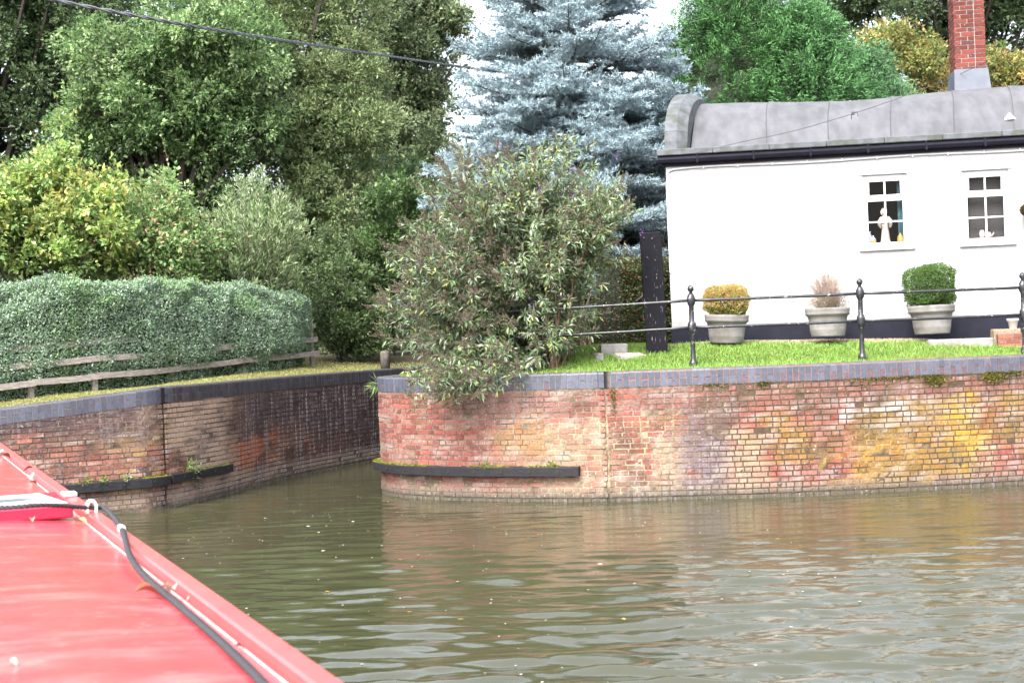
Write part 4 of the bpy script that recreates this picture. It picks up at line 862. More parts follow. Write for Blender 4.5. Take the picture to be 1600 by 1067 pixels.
# windows
M_glass=bpy.data.materials.new('window_glass'); M_glass.use_nodes=True; n=M_glass.node_tree.nodes; l=M_glass.node_tree.links
tr=n.new('ShaderNodeBsdfTransparent'); gl=n.new('ShaderNodeBsdfGlossy'); gl.inputs['Roughness'].default_value=.02; ms=n.new('ShaderNodeMixShader'); fz=n.new('ShaderNodeFresnel'); fz.inputs[0].default_value=1.22
l.new(fz.outputs[0],ms.inputs[0]); l.new(tr.outputs[0],ms.inputs[1]); l.new(gl.outputs[0],ms.inputs[2]); l.new(ms.outputs[0],n['Material Output'].inputs['Surface'])
M_bead=mat('bead_grey',(.35,.36,.38),rough=.8)  # plain grey for the bead above each window frame
for w_ in wins:
    a,b_,c_,d_=w_; y0,y1=.035,.095; fw=.075; hz=c_+(d_-c_)*.635
    m=MB()
    def bar(x0,x1,z0,z1,ya=y0,yb=y1): m.box(x0,x1,ya,yb,z0,z1,bev=.004)
    bar(a,a+fw,c_,d_); bar(b_-fw,b_,c_,d_); bar(a+fw+.001,b_-fw-.001,c_,c_+fw); bar(a+fw+.001,b_-fw-.001,d_-fw,d_); bar(a+fw+.001,b_-fw-.001,hz,hz+.07)
    fr_=m.build('window_frame',M_pvc,H,local=True)
    m=MB(); bar(a+.1,b_-.1,d_-.055,d_-.032,.018,.034)
    m.build('trickle_vent',M_pvc,fr_,local=True)
    m=MB(); ya,yb=.03,.075; gx0,gx1=a+fw+.002,b_-fw-.002
    # opening top light and fixed lower sash
    for z0,z1 in ((hz+.072,d_-fw-.002),):
        bar(gx0,gx0+.03,z0,z1,ya-.008,yb); bar(gx1-.03,gx1,z0,z1,ya-.008,yb); bar(gx0+.031,gx1-.031,z0,z0+.03,ya-.008,yb); bar(gx0+.031,gx1-.031,z1-.03,z1,ya-.008,yb)
    cx=(a+b_)/2; bar(cx-.014,cx+.014,hz+.103,d_-fw-.033,ya,yb); bar(cx-.014,cx+.014,c_+fw+.001,hz-.001,ya,yb); zm=(c_+fw+hz)/2
    bar(gx0,cx-.015,zm-.013,zm+.013,ya+.002,yb); bar(cx+.015,gx1,zm-.013,zm+.013,ya+.002,yb)
    m.build('glazing_bars',M_pvc,fr_,local=True)
    m=MB(); m.add([(gx0,.07,c_+fw),(gx1,.07,c_+fw),(gx1,.07,d_-fw),(gx0,.07,d_-fw)],[[0,1,2,3]]); m.build('pane',M_glass,fr_,local=True)
    m=MB(); m.box(a-.085,b_+.085,-.055,.10,c_-.055,c_-.002,bev=.008); m.build('sill',M_pvc,fr_,local=True)
    m=MB(); m.box(a-.06,b_+.06,-.012,.03,d_+.002,d_+.022,bev=.003); m.build('drip_bead',M_bead,fr_,local=True)
# inside window 2: grey net blind
M_blind=mat('grey_net_blind',(.065,.062,.065),rough=.9,namt=.25,nscale=60,bump=.2)
m=MB(); a,b_,c_,d_=W2; m.box(a,b_,.215,.222,c_,d_); m.build('blind',M_blind,H,local=True)
M_curt=mat('teal_curtain',(.06,.16,.19),rough=.9,namt=.2); m=MB(); a,b_,c_,d_=W1
V=[]; 
for i in range(13): V+=[(b_-.14+i*.01,.2+.012*math.sin(i*1.4),c_),(b_-.14+i*.01,.2+.012*math.sin(i*1.4),d_)]
m.add(V,[[2*i,2*i+2,2*i+3,2*i+1] for i in range(12)]); m.build('curtain',M_curt,H,local=True)
# inner sill boards carry the ornaments
for w_ in wins: m=MB(); m.box(w_[0]-.0,w_[1]+.0,.10,.32,w_[2]+.035,w_[2]+.075); m.build('inner_sill',M_pvc,H,local=True)
def hw(x,y,z): return mw(H)@Vector((x,y,z))
M_cer=mat('cream_ceramic',(.68,.62,.55),rough=.4,namt=.1,nscale=20); M_honey=mat('honey_ceramic',(.60,.36,.10),rough=.3); M_blue=mat('blue_white_ceramic',(.45,.50,.68),rough=.3,namt=.3,nscale=40)
sx,sz=W1[0]+(W1[1]-W1[0])*.50,W1[2]+.077
o=thing('statuette',hw(sx,.16,sz),'cream statuette of a robed figure on the left window sill','ornament',rz=HA)
m=MB(); m.lathe([(.085,0),(.08,.01),(.07,.05),(.06,.15),(.052,.24),(.05,.30)],18,(0,0,0),sy=.7); m.build('robe',M_cer,o,smooth=True,local=True)
m=MB(); m.lathe([(.05,.295),(.06,.33),(.066,.37),(.058,.41),(.03,.44),(.018,.45)],18,(0,0,0),sy=.65)
for s in (-1,1): m.tube([(s*.05,0,.41),(s*.085,-.01,.35),(s*.088,-.02,.29),(s*.07,-.04,.24)],[.022,.03,.03,.016],8)
m.build('body',M_cer,o,smooth=True,local=True)
m=MB(); m.lathe([(.012,.435),(.02,.45),(.034,.475),(.038,.50),(.032,.53),(.015,.548)],14,(-.01,-.005,0)); m.tube([(-.045,0,.45),(-.05,.01,.50),(-.02,.015,.548),(.025,.01,.53),(.03,.01,.46)],[.012,.018,.02,.018,.012],7); m.build('head',M_cer,o,smooth=True,local=True)
def jar(x,lab,mt,r=.05,h=.07,knob=True):
    o=thing('jar',hw(x,.15,sz),lab,'jar','ornaments on the left window sill'); m=MB(); m.lathe([(r*.7,0),(r,.01),(r*1.05,h*.5),(r*.95,h)],16); m.build('body',mt,o,smooth=True,local=True)
    m=MB(); m.lathe([(r*1.02,h),(r*.95,h+.015),(r*.5,h+.04),(.012,h+.05),(.016,h+.065),(.005,h+.075)],16); m.build('lid',M_honey if knob else M_blue,o,smooth=True,local=True)
jar(W1[1]-.115,'honey coloured lidded jar at the right end of the left window sill',M_honey); jar(W1[0]+.155,'yellow jar with blue lid left of the statuette',M_honey,.045,.05,False)
o=thing('vase',hw(W1[0]+.095,.16,sz),'pale blue and white vase in the corner of the left window','vase'); m=MB(); m.lathe([(.03,0),(.035,.03),(.045,.09),(.03,.14),(.02,.16),(.032,.19)],14); m.build('vase_body',M_blue,o,smooth=True,local=True)
o=thing('teapot',hw((W2[0]+W2[1])/2-.0,.155,W2[2]+.077),'pale blurred teapot behind the glass of the right window','ornament',rz=HA); m=MB(); m.lathe([(.03,0),(.05,.02),(.055,.06),(.04,.09),(.015,.1)],14,(.04,0,0)); m.lathe([(.03,0),(.04,.03),(.045,.08),(.03,.13)],14,(-.05,0,0)); m.tube([(.09,0,.03),(.12,0,.06),(.13,0,.09)],[.014,.01,.008],6); m.build('pot_body',M_cer,o,smooth=True,local=True)
# cable conduit, downpipe
m=MB(); zt=WT-.05; P=[(.01,-.02,1.2),(.005,-.02,2.6),(.03,-.022,2.84),(.12,-.022,2.88)]+[(x,-.022,2.885+.012*math.sin(x*2)) for x in np.arange(.4,LEN,.4)]
m.tube(P,.014,6)
for x in np.arange(.6,LEN,.55): m.box(x,x+.02,-.04,0,2.865,2.91)
m.build('conduit',M_pvc,H,local=True)
m=MB(); x=hl(1480,350)[0]; m.tube([(x,-.008,.3),(x+.005,-.008,2.86)],.008,5); m.build('cable',M_pvc,H,local=True)
# chimney
cxl=hl(1513,118,2.1)[0]; cyl=2.1; cw=.258
ch=thing('chimney_group',hw(0,0,0),None,None); bpy.data.objects.remove(ch)
m=MB(); mo=MB(); z0=4.50; r=np.random.default_rng(5); z=z0; k=0
mo.box(cxl-cw+.008,cxl+cw-.008,cyl-cw+.008,cyl+cw-.008,z0-.3,z0+2.9,(.38,.34,.33))
while z<z0+2.85:
    for face in range(4):
        L=2*cw; s=-cw+(0 if k%2 else .0); pat=[.215,.1025,.215] if (k+face)%2 else [.1025,.215,.215]; s=-cw
        for w_ in pat:
            a,b_=s,min(s+w_,cw); s=b_+.013
            if b_-a<.02: continue
            c=np.array([.23,.062,.048])*(.65+.6*r.random())
            if r.random()<.15: c=np.array([.12,.055,.055])
            o_=r.normal(0,.0015)
            M4=Matrix.Rotation(face*math.pi/2,4,'Z'); M4.translation=(cxl,cyl,0); m.box(a,b_,-cw-o_,-cw+.05,z,z+.062,c,T=M4)
    z+=.075;k+=1
hx=m.build('chimney',M_brick,H,local=True); mo.build('chimney_mortar',M_mortar,hx,local=True)
m=MB(); V=[(cxl-cw-.055,cyl-cw-.16,z0-.50),(cxl+cw+.055,cyl-cw-.16,z0-.50),(cxl+cw+.09,cyl+cw+.2,z0-.50),(cxl-cw-.09,cyl+cw+.2,z0-.50),(cxl-cw-.02,cyl-cw-.02,z0+.03),(cxl+cw+.02,cyl-cw-.02,z0+.03),(cxl+cw+.02,cyl+cw+.02,z0+.03),(cxl-cw-.02,cyl+cw+.02,z0+.03)]
m.add(V,[[0,1,5,4],[1,2,6,5],[2,3,7,6],[3,0,4,7],[4,5,6,7]]); m.build('flashing',M_flash,H,local=True)
# little roof vent
vx,vz=hl(1578,200,.45); m=MB(); m.lathe([(.045,-.1),(.045,.13)],10,(vx,.45,vz),(.5,.5,.5)); v_=m.build('vent_pipe',M_lead,H,smooth=True,local=True); m=MB(); m.lathe([(.105,.12),(.11,.13),(.01,.235)],10,(vx,.45,vz)); m.build('vent_cap',M_pvc,v_,local=True)
# lamp and hanging basket at the right edge
lx,lz=hl(1604,245); ln_=thing('wall_lantern',hw(lx,-.1,lz),'dark wall lantern high at the right edge of the picture','lantern'); m=MB(); m.box(-.03,.03,0,.1,-.06,.06,bev=.006); m.tube([(0,.02,.02),(0,-.08,.06),(0,-.12,.02)],.01,6); m.build('bracket',M_iron,ln_,local=True)
m=MB(); m.lathe([(.02,-.19),(.05,-.17),(.075,-.03),(.09,-.02),(.02,.05),(.008,.07)],8,(0,-.12,0)); m.build('lamp_housing',M_iron,ln_,local=True)
bx_,bz_=hl(1606,333); hb=thing('hanging_basket',hw(bx_+.1,-.28,bz_),'dark hanging basket of trailing plants cut by the right edge','basket'); m=MB(); m.lathe([(.03,-.18),(.12,-.15),(.2,-.05),(.225,.03)],16); m.build('basket_bowl',mat('coir',(.05,.03,.025),rough=.95,bump=1,bscale=40),hb,local=True)
m=MB(); n=1500; d=rdir(n); P=d*[.24,.24,.1]+[0,0,.03]; V,F=leafgeo(P,nrm(d+[0,0,.2]),rdir(n),.05,.02); m.add(V,F,rep(lcol(n,[(.12,.10,.03),(.05,.06,.03),(.16,.08,.07)]))); m.build('foliage',M_leaf,hb,local=True)
m=MB(); m.tube([(0,.28,.55),(0,0,.6),(0,0,.5)],.01,6); 
for k in range(3): a=k*2.1; m.tube([(0,0,.52),(.21*math.cos(a),.21*math.sin(a),.03)],.004,4)
m.build('bracket',M_iron,hb,local=True)
# ------------------------------------------------------------------ wires
M_wire=mat('cable_sheath',(.10,.11,.13),rough=.5); M_thin=mat('thin_wire',(.05,.05,.05),rough=.5)
def wire(name,lab,pts,r,mt,tw=False):
    P=[np.array(pY(*p[:2],p[2])) for p in pts]; P=catmull(P,.15) if len(P)>2 else np.array(P); m=MB()
    if tw:
        # two strands twisted round each other
        s=np.concatenate([[0],np.cumsum(np.linalg.norm(np.diff(P,axis=0),axis=1))]); q=np.arange(0,s[-1],.05); B_=np.stack([np.interp(q,s,P[:,i]) for i in range(3)],1)
        for ph in (0,math.pi): m.tube(B_+np.stack([0*q,np.cos(q*14+ph)*r*.7,np.sin(q*14+ph)*r*.7],1),r*.8,5)
    else: m.tube(P,r,5)
    return tag(m.build(name,mt),lab,'wire')
wire('overhead_cable','thick twisted overhead cable sagging across the trees at the top left',[(-260,-55,13.5),(-60,-27,15),(80,0,16),(300,41,17.2),(500,72,22),(640,93,27),(710,103,30),(780,112,33),(860,116,36)],.016,M_wire,True)
wire('roof_wire','thin wire running over the cottage roof from the chimney down to the left eave',[(1487,122,24.1),(1420,148,23.1),(1333,178,22.6),(1240,205,22.45),(1160,222,22.5),(1085,240,22.6)],.005,M_thin)
wire('roof_wire','thin wire rising to the right from the chimney',[(1487,122,24.3),(1540,98,23.5),(1620,62,22.5),(1760,0,21)],.005,M_thin)
p=pY(1333,178,22.6); m=MB(); m.box(-.02,.02,-.02,.02,-.02,.03,bev=.005); m.tube([(-.02,0,0),(-.035,0,-.06),(-.03,0,-.09)],.008,5); m.tube([(.02,0,.02),(.07,0,.03),(.08,0,-.05)],.006,5); o=m.build('wire_clamp',M_thin); o.location=p; tag(o,'small dark clamp hanging on the thin wire over the roof','clamp')
# ------------------------------------------------------------------ railing
rl=thing('iron_railing',(2.6,20.2,1.85),'black iron railing with ball topped posts along the canal coping','railing')
RP=[(2.59,20.2,1.85,448),(4.99,20.1,1.85,434),(7.38,20.22,1.84,423)]
pA=pY(832,575,20.75); posts_=[(pA.x,pA.y,1.80),(2.59,20.2,1.84),(4.99,20.1,1.84),(7.36,20.22,1.84),(9.7,20.75,1.84)]
def rpost():
    return [(.062,-.06),(.062,.03),(.045,.05),(.036,.07),(.034,.42),(.046,.44),(.05,.46),(.058,.47),(.06,.50),(.060,.56),(.058,.585),(.048,.60),(.036,.62),(.034,.83),(.046,.85),(.055,.87),(.060,.90),(.060,.95),(.052,.975),(.040,1.0),(.026,1.02),(.022,1.035),(.03,1.045),(.043,1.06),(.047,1.08),(.043,1.10),(.03,1.118),(.012,1.13)]
gpo=None
for k,(x,y,z) in enumerate(posts_):
    m=MB(); m.lathe([(r_,h_) for r_,h_ in rpost()[:21]],18,(x,y,z)); o=m.build('post',M_iron,rl,smooth=True)
    m=MB(); m.lathe([(r_,h_) for r_,h_ in rpost()[20:]],18,(x,y,z)); m.build('finial',M_iron,o,smooth=True)
ext=[posts_[0],*posts_[1:]]
for (a,b_) in zip(ext[:-1],ext[1:]):
    for h_,rr in ((.525,.021),(.915,.022)):
        A=np.array(a)+[0,0,h_];B_=np.array(b_)+[0,0,h_]; mid=(A+B_)/2-[0,0,.008]; pp=bez(A,mid,B_,9)+rng.normal(0,.0012,(9,3)); m=MB(); m.tube(pp,rr,10); m.build('rail',M_iron,rl,smooth=True)
# rail leftover running on into the bush
A=np.array(posts_[0]); 
for h_ in (.525,.915): m=MB(); m.tube([A+[0,0,h_],A+[-1.7,.55,h_]],.021,8); m.build('rail',M_iron,rl,smooth=True)
# ------------------------------------------------------------------ old timber post
tp=thing('timber_post',(2.22,21.6,2.05),'tall black painted timber post with rusty bolts, left corner of the cottage','post'); 
T=Matrix.Rotation(R_(1.1),4,'Y')@Matrix.Rotation(R_(6),4,'Z'); 
m=MB(); m.box(-.165,.165,-.13,.13,-.1,1.80,bev=.012,T=Matrix.Rotation(R_(-1.1),4,'Y')@Matrix.Rotation(R_(-6),4,'Z')); m.build('beam',M_beam,tp,local=True)
M_rust2=mat('rust',(.12,.08,.07),rough=.8,namt=.3,nscale=40); TT=Matrix.Rotation(R_(-1.1),4,'Y')@Matrix.Rotation(R_(-6),4,'Z')
for bx,bz in ((-.10,1.72),(.02,1.70),(-.07,1.42),(.05,1.37),(-.10,1.12),(.06,1.15),(.04,.95),(-.02,.72),(.09,.72)):
    m=MB(); a=TT@Vector((bx,-.125,bz)); b2=TT@Vector((bx,-.148,bz)); m.tube([a,b2],.013,6); m.build('bolt',M_rust2,tp,local=True)
m=MB(); m.tube([TT@Vector((-.16,-.1,.84)),TT@Vector((-.28,-.12,.76))],.016,6); m.build('iron_rod',M_iron,tp,local=True)
# ------------------------------------------------------------------ pots
M_pot=mat('weathered_pot',(.24,.23,.225),rough=.85,namt=.2,nscale=10,bump=.4,bscale=40,col2=(.15,.14,.125),c2scale=5); M_soil=mat('soil',(.05,.035,.025),rough=.95,bump=1)
def potted(px,base_py,Y,label,kind,r0=.34,lean=0):
    p=pY(px,base_py,Y); z=float(ground_z(p.x,p.y)[0]); z=p.z; root=thing('potted_shrub',(p.x,p.y,z),label,'potted plant','tubs in front of the cottage')
    m=MB(); h=.44; root.rotation_euler=(0,R_(-3.0 if kind=='orange' else 1.0),px*.7)
    m.lathe([(r0*.74,0),(r0*.75,.02),(r0*.80,.10),(r0*.81,.115),(r0*.805,.125),(r0*.86,h*.62),(r0*.90,h*.72),(r0*.98,h*.76),(r0*1.0,h*.80),(r0*.985,h*.84),(r0*1.0,h*.90),(r0*1.01,h*.97),(r0*.99,h),(r0*.90,h),(r0*.89,h-.06),(.02,h-.055)],32)
    o=m.build('pot',M_pot,root,smooth=True,local=True)
    m=MB(); m.lathe([(r0*.885,h-.05),(.01,h-.04)],20); m.build('soil',M_soil,root,local=True)
    r=np.random.default_rng(px)
    if kind=='dead':
        m=MB()
        for k in range(650):
            d=nrm(r.normal(size=3)+[0,0,.9]); d[2]=abs(d[2]); e=np.array([d[0]*.42,d[1]*.38,.12+abs(d[2])*.56])*r.uniform(.8,1); b0=np.array([r.normal(0,.05),r.normal(0,.05),0]); 
            m.tube(np.array([0,0,h-.05])+bez(b0,b0+[e[0]*.3,e[1]*.3,e[2]*.6],e,5),np.linspace(.004,.0016,5),3,np.array([.46,.36,.30])*r.uniform(.7,1.2),cap=False)
        m.build('twigs',M_bark,root,local=True); m=MB(); n=900; P=np.stack([r.normal(.08,.16,n),r.normal(0,.12,n),h+r.uniform(-.03,.17,n)],1); V,F=leafgeo(P,nrm(r.normal(size=(n,3))+[0,0,.7]),r.normal(size=(n,3)),.04,.014); m.add(V,F,rep(lcol(n,[(.22,.28,.12),(.35,.35,.2)]))); m.build('green_shoots',M_leaf,root,local=True)
    else:
        n=16000; cz=h+.20 if kind=='orange' else h+.29; rr=(.33,.30,.25) if kind=='orange' else (.365,.34,.325); dq=nrm(r.normal(size=(n,3))); pw=.8
        sh=np.sign(dq)*np.abs(dq)**pw; sh=sh/np.maximum(np.linalg.norm(sh,axis=1,keepdims=True),1e-6)*(1+.10*(np.abs(dq).min(1,keepdims=True)*3))
        lum=1+.17*(vn(dq[:,0]*4+9,dq[:,2]*4+dq[:,1]*3,4)-.5)[:,None]*2
        P=sh*rr*lum*r.uniform(.9,1.04,(n,1))+[0,0,cz]; V,F=leafgeo(P,nrm(dq+r.normal(0,.6,(n,3))),nrm(dq+r.normal(0,.5,(n,3))),r.uniform(.018,.034,n),.014)
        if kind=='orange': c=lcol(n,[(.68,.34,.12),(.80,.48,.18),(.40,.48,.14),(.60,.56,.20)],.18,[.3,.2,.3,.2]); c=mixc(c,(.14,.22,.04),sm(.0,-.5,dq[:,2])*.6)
        else: c=lcol(n,[(.07,.17,.025),(.12,.25,.04),(.05,.11,.02),(.18,.30,.06)],.15)
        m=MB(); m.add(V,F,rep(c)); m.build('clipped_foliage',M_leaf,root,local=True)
        m=MB(); m.lathe([(.02,h-.05),(rr[0]*.7,cz-rr[2]*.6),(rr[0]*.86,cz),(rr[0]*.6,cz+rr[2]*.62),(.02,cz+rr[2]*.85)],14); m.build('inner_growth',M_hcore,root,local=True)
potted(1135,536,21.9,'grey tub with an orange and green clipped shrub, tub nearest the timber post','orange')
potted(1294,526,21.8,'grey tub with a bare pale twiggy shrub, below the left window','dead',.34)
potted(1457,522,21.7,'grey tub with a dense round green box ball, between the two windows','box',.35)
# ------------------------------------------------------------------ things on the lawn
M_stone=mat('grey_stone',(.30,.29,.28),rough=.9,namt=.25,nscale=9,bump=.8,bscale=25); M_slab=mat('pale_slab',(.50,.45,.40),rough=.85,namt=.15,nscale=6,bump=.4)
def block(name,lab,px,py,Y,w_,d_,h_,mt,rz=0,tilt=0,cat='stone'):
    p=pY(px,py,Y); z=float(ground_z(p.x,p.y)[0]); m=MB(); m.box(-w_/2,w_/2,-d_/2,d_/2,-.05,h_,bev=.015); o=m.build(name,mt); me=o.data
    for v in me.vertices: v.co+=Vector((random.uniform(-1,1),random.uniform(-1,1),random.uniform(-1,1)))*.006
    o.location=(p.x,p.y,z); o.rotation_euler=(tilt,0,rz); return tag(o,lab,cat)
block('stone_block','rough grey stone slab lying in the lawn left of the timber post',958,536,21.7,.40,.3,.14,M_stone,.05)
block('paving_slab','pale tilted slab leaning at the foot of the timber post',984,540,21.35,.42,.3,.05,M_slab,.3,.12,'slab')
block('stone_block','small grey stone at the left edge of the lawn, beside the larger slab',935,546,21.3,.12,.14,.10,M_stone,.3)
block('edging_slab','long low grey concrete kerb between the lawn and the box ball tub',1500,528,21.35,.95,.14,.10,M_stone,HA,0,'kerb')
block('paving_slab','brown pebbled slab on the brick step at the right edge',1571,517,21.5,.40,.3,.24,mat('pebbled',(.30,.22,.15),rough=.9,namt=.4,nscale=50,bump=1,bscale=60),HA,0,'slab')
bw=thing('brick_step',(7.75,21.2,1.95),'low red brick step at the right edge of the lawn','step',rz=HA)
m=MB(); r=np.random.default_rng(8); mm_=MB(); mm_.box(-.42,1.5,.006,.5,-.15,.145,(.25,.2,.17))
for k in range(3):
    s=-.42-(k%2)*.11
    while s<1.5:
        e=min(s+.215,1.5); a=max(s,-.42); 
        if e-a>.03: m.box(a,e,0,.1,-.08+k*.075,-.08+k*.075+.064,np.array([.38,.15,.11] if r.random()>.3 else [.30,.24,.2])*r.uniform(.7,1.2))
        s+=.226
m.build('brick_course',M_brick,bw,local=True); mm_.build('step_core',M_mortar,bw,local=True)
p=pY(1583,514,21.6); o=thing('plant_pot',(p.x,p.y,p.z),'small white plant pot standing on the slab at the right edge','pot'); m=MB(); m.lathe([(.05,0),(.055,.005),(.075,.12),(.088,.125),(.09,.16),(.078,.16),(.07,.1),(.01,.1)],18); m.build('pot_body',mat('white_pot',(.70,.68,.64),rough=.6,namt=.1),o,smooth=True,local=True)
o=bpy.data.objects.get('pot_body')
# gravel strip
m=MB(); n=9000; x=rng.uniform(2.5,9,n); y=house_front_y(x)-rng.uniform(.0,.85,n); P=np.stack([x,y,ground_z(x,y)],1)
T4=np.array([[1,0,-.5],[-.5,.87,-.5],[-.5,-.87,-.5],[0,0,.8]]); sc=rng.uniform(.008,.02,n)[:,None,None]; a=rng.random(n)*6.28; Rz=np.stack([np.stack([np.cos(a),-np.sin(a),0*a],1),np.stack([np.sin(a),np.cos(a),0*a],1),np.stack([0*a,0*a,1+0*a],1)],1)
V=np.einsum('nij,kj->nki',Rz,T4)*sc+P[:,None]; F=(np.array([[0,1,3],[1,2,3],[2,0,3]])[None]+np.arange(n)[:,None,None]*4).reshape(-1,3)
m.add(V.reshape(-1,3),F,rep(lcol(n,[(.34,.26,.18),(.25,.19,.14),(.45,.38,.30)]))); tag(m.build('gravel',M_mortar),'brown gravel strip along the foot of the white cottage','gravel',kind='stuff')
# clipped privet behind the post
def boxhedge(label,p0,p1,z0,z1,th,n,pal,seed):
    r=np.random.default_rng(seed); root=thing('hedge',((p0[0]+p1[0])/2,(p0[1]+p1[1])/2,z0),label,'hedge'); a=np.array(p0);b_=np.array(p1); L=np.linalg.norm(b_-a); t=(b_-a)/L; nn=np.array([t[1],-t[0]])
    u=r.uniform(-.5,.5,(n,3)); k=r.choice(3,n,p=[.12,.58,.3]); u[np.arange(n),k]=np.where(k==1,.5,np.where(k==2,.5,np.sign(u[np.arange(n),k])*.5)); s=u*[L,th,z1-z0]
    rad=.12; s[:,2]-=rad*sm(.35,.5,np.abs(u[:,1]))*sm(.3,.5,u[:,2]); P=np.column_stack([(a+b_)[0]/2+t[0]*s[:,0]+nn[0]*s[:,1],(a+b_)[1]/2+t[1]*s[:,0]+nn[1]*s[:,1],(z0+z1)/2+s[:,2]])+r.normal(0,.03,(n,3))
    out=np.zeros((n,3)); out[:,0]=nn[0]*(k==1);out[:,1]=nn[1]*(k==1);out[:,2]=(k==2)*1.; V,F=leafgeo(P,nrm(out+r.normal(size=(n,3))*.7+[0,0,.2]),nrm(out+r.normal(0,.5,(n,3))),r.uniform(.035,.06,n),.028); m=MB(); m.add(V,F,rep(lcol(n,pal))); m.build('foliage',M_leaf,root)
    m=MB(); T=Matrix.Rotation(math.atan2(t[1],t[0]),4,'Z'); T.translation=((a+b_)[0]/2,(a+b_)[1]/2,0); m.box(-L/2+.05,L/2-.05,-th/2+.05,th/2-.05,z0-.1,z1-.07,T=T,bev=.05); m.build('inner_growth',M_hcore,root)
q0=pY(945,440,23.6); q1=pY(1046,440,23.9); zt=pY(980,410,23.6).z
boxhedge('small clipped glossy green hedge with reddish leaves behind the black timber post',(q0.x,q0.y),(q1.x+.35,q1.y+.5),2.1,zt,.9,15000,[(.07,.13,.035),(.11,.18,.05),(.045,.08,.025),(.20,.07,.045)],6)
# dark earth bank / dead wood under the spruce
m=MB(); r=np.random.default_rng(15)
for k in range(420):
    x=r.uniform(-.8,3.2);y=r.uniform(25.2,27.2); z0_=2.05; e=np.array([x+r.normal(0,.7),y+r.normal(0,.4),z0_+r.uniform(.3,2.2)]); m.tube(bez((x,y,z0_),(x+r.normal(0,.3),y,z0_+1),e,6),np.linspace(.022,.006,6),4,np.array([.13,.075,.055])*r.uniform(.5,1.2),cap=False)
tag(m.build('dead_brushwood',M_bark),'dark brown tangle of dead twigs beneath the blue spruce','brushwood',kind='stuff')
# ------------------------------------------------------------------ weeds on walls
WG='weeds rooted on the canal walls'
def weed(label,P,n,L,w_,pal,up=.6,name='weed',grp=WG,sp=.02):
    o=MB(); r=np.random.default_rng(int(abs(P[0])*1000)); b0=np.array(P)+r.normal(0,sp,(n,3)); d=nrm(r.normal(size=(n,3))*[1,1,.6]+[0,-.5,up]); V,F=leafgeo(b0+d*L*.25,d,nrm(r.normal(size=(n,3))+[0,0,1]),r.uniform(.5,1.2,n)*L,w_); o.add(V-np.array(P),F,rep(lcol(n,pal))); q=o.build(name,M_leaf); q.location=P; return tag(q,label,'weed',grp)
LG=[(.22,.36,.08),(.30,.42,.14),(.16,.27,.06)]; SG=[(.35,.42,.30),(.25,.33,.2)]
for px,off,lab,pal,n,L in ((197,.06,'pale grey green weed on the left fender, nearest the crack in the wall',SG,40,.09),(158,.06,'green weed on the left fender, second left of the crack',LG,40,.07),(132,.06,'low green weed on the left fender, nearest the boat',LG,46,.06),(292,.06,'grassy weed on the short fender, just right of the crack',LG,120,.10)):
    s=LW.s_of_px(px,10); P=LW.at(np.array([s]),off,.50)[0]; weed(lab,tuple(P),n,L,.018,pal,sp=.03 if n<100 else .07)
s=LW.s_of_px(303,15); weed('small pale weed in the brickwork below the short left fender',tuple(LW.at(np.array([s]),.02,.22)[0]),22,.07,.016,SG)
s=RW.s_of_px(863,9); weed('bright green weed at the right end of the curved fender',tuple(RW.at(np.array([s]),.06,.51)[0]),36,.075,.022,LG)
s=RW.s_of_px(760,9); weed('small green weed midway along the curved fender',tuple(RW.at(np.array([s]),.06,.505)[0]),24,.05,.018,LG)
P=pY(592,600,22.2); weed('tuft of long grass hanging from the left corner of the curved wall',(P.x,P.y,1.68),90,.22,.012,SG+LG,-.1,'grass_tuft')
sm_=MB(); m=MB()
# ------------------------------------------------------------------ bollards at channel mouth
p=pY(597,572,29); o=thing('stone_bollard',(p.x+.05,29.2,2.0),'grey stone bollard stump behind the channel mouth','bollard'); m=MB(); m.lathe([(.10,-.2),(.098,.12),(.09,.15),(.06,.16)],14); m.build('bollard_body',mat('mossy_stone',(.14,.125,.11),rough=.95,namt=.4,nscale=12,bump=1),o,smooth=True,local=True)
# ------------------------------------------------------------------ narrowboat
D_=np.array([-.4054,.9142]); N_=np.array([.9142,.4054]); RZ=math.atan2(D_[1],D_[0])-math.pi/2
BT=thing('narrowboat',(0,0,0),'red narrowboat in the near left corner, seen along its roof','boat',rz=RZ)   # local x = across (right), y = forward
M_red=bpy.data.materials.new('red_boat_paint'); M_red.use_nodes=True; n=M_red.node_tree.nodes; l=M_red.node_tree.links; b=n['Principled BSDF']
tc=n.new('ShaderNodeTexCoord'); mp=n.new('ShaderNodeMapping'); mp.inputs['Scale'].default_value=(.7,2.2,1); l.new(tc.outputs['Object'],mp.inputs[0])
nz=n.new('ShaderNodeTexNoise'); nz.inputs['Scale'].default_value=2.5; nz.inputs['Detail'].default_value=9; nz.inputs['Roughness'].default_value=.65; l.new(mp.outputs[0],nz.inputs['Vector'])
mr=n.new('ShaderNodeMapRange'); mr.inputs[1].default_value=.52; mr.inputs[2].default_value=.72; l.new(nz.outputs[0],mr.inputs[0])
mx=n.new('ShaderNodeMix'); mx.data_type='RGBA'; mx.inputs[6].default_value=(.40,.040,.05,1); mx.inputs[7].default_value=(.46,.15,.145,1); l.new(mr.outputs[0],mx.inputs[0]); ns=n.new('ShaderNodeTexNoise'); ns.inputs['Scale'].default_value=22; ns.inputs['Detail'].default_value=3; l.new(mp.outputs[0],ns.inputs['Vector'])  # paler second colour paints whitish sky sheen into the red as cross streaks
ms_=n.new('ShaderNodeMapRange'); ms_.inputs[1].default_value=.66; ms_.inputs[2].default_value=.72; ms_.inputs[4].default_value=.7; l.new(ns.outputs[0],ms_.inputs[0])
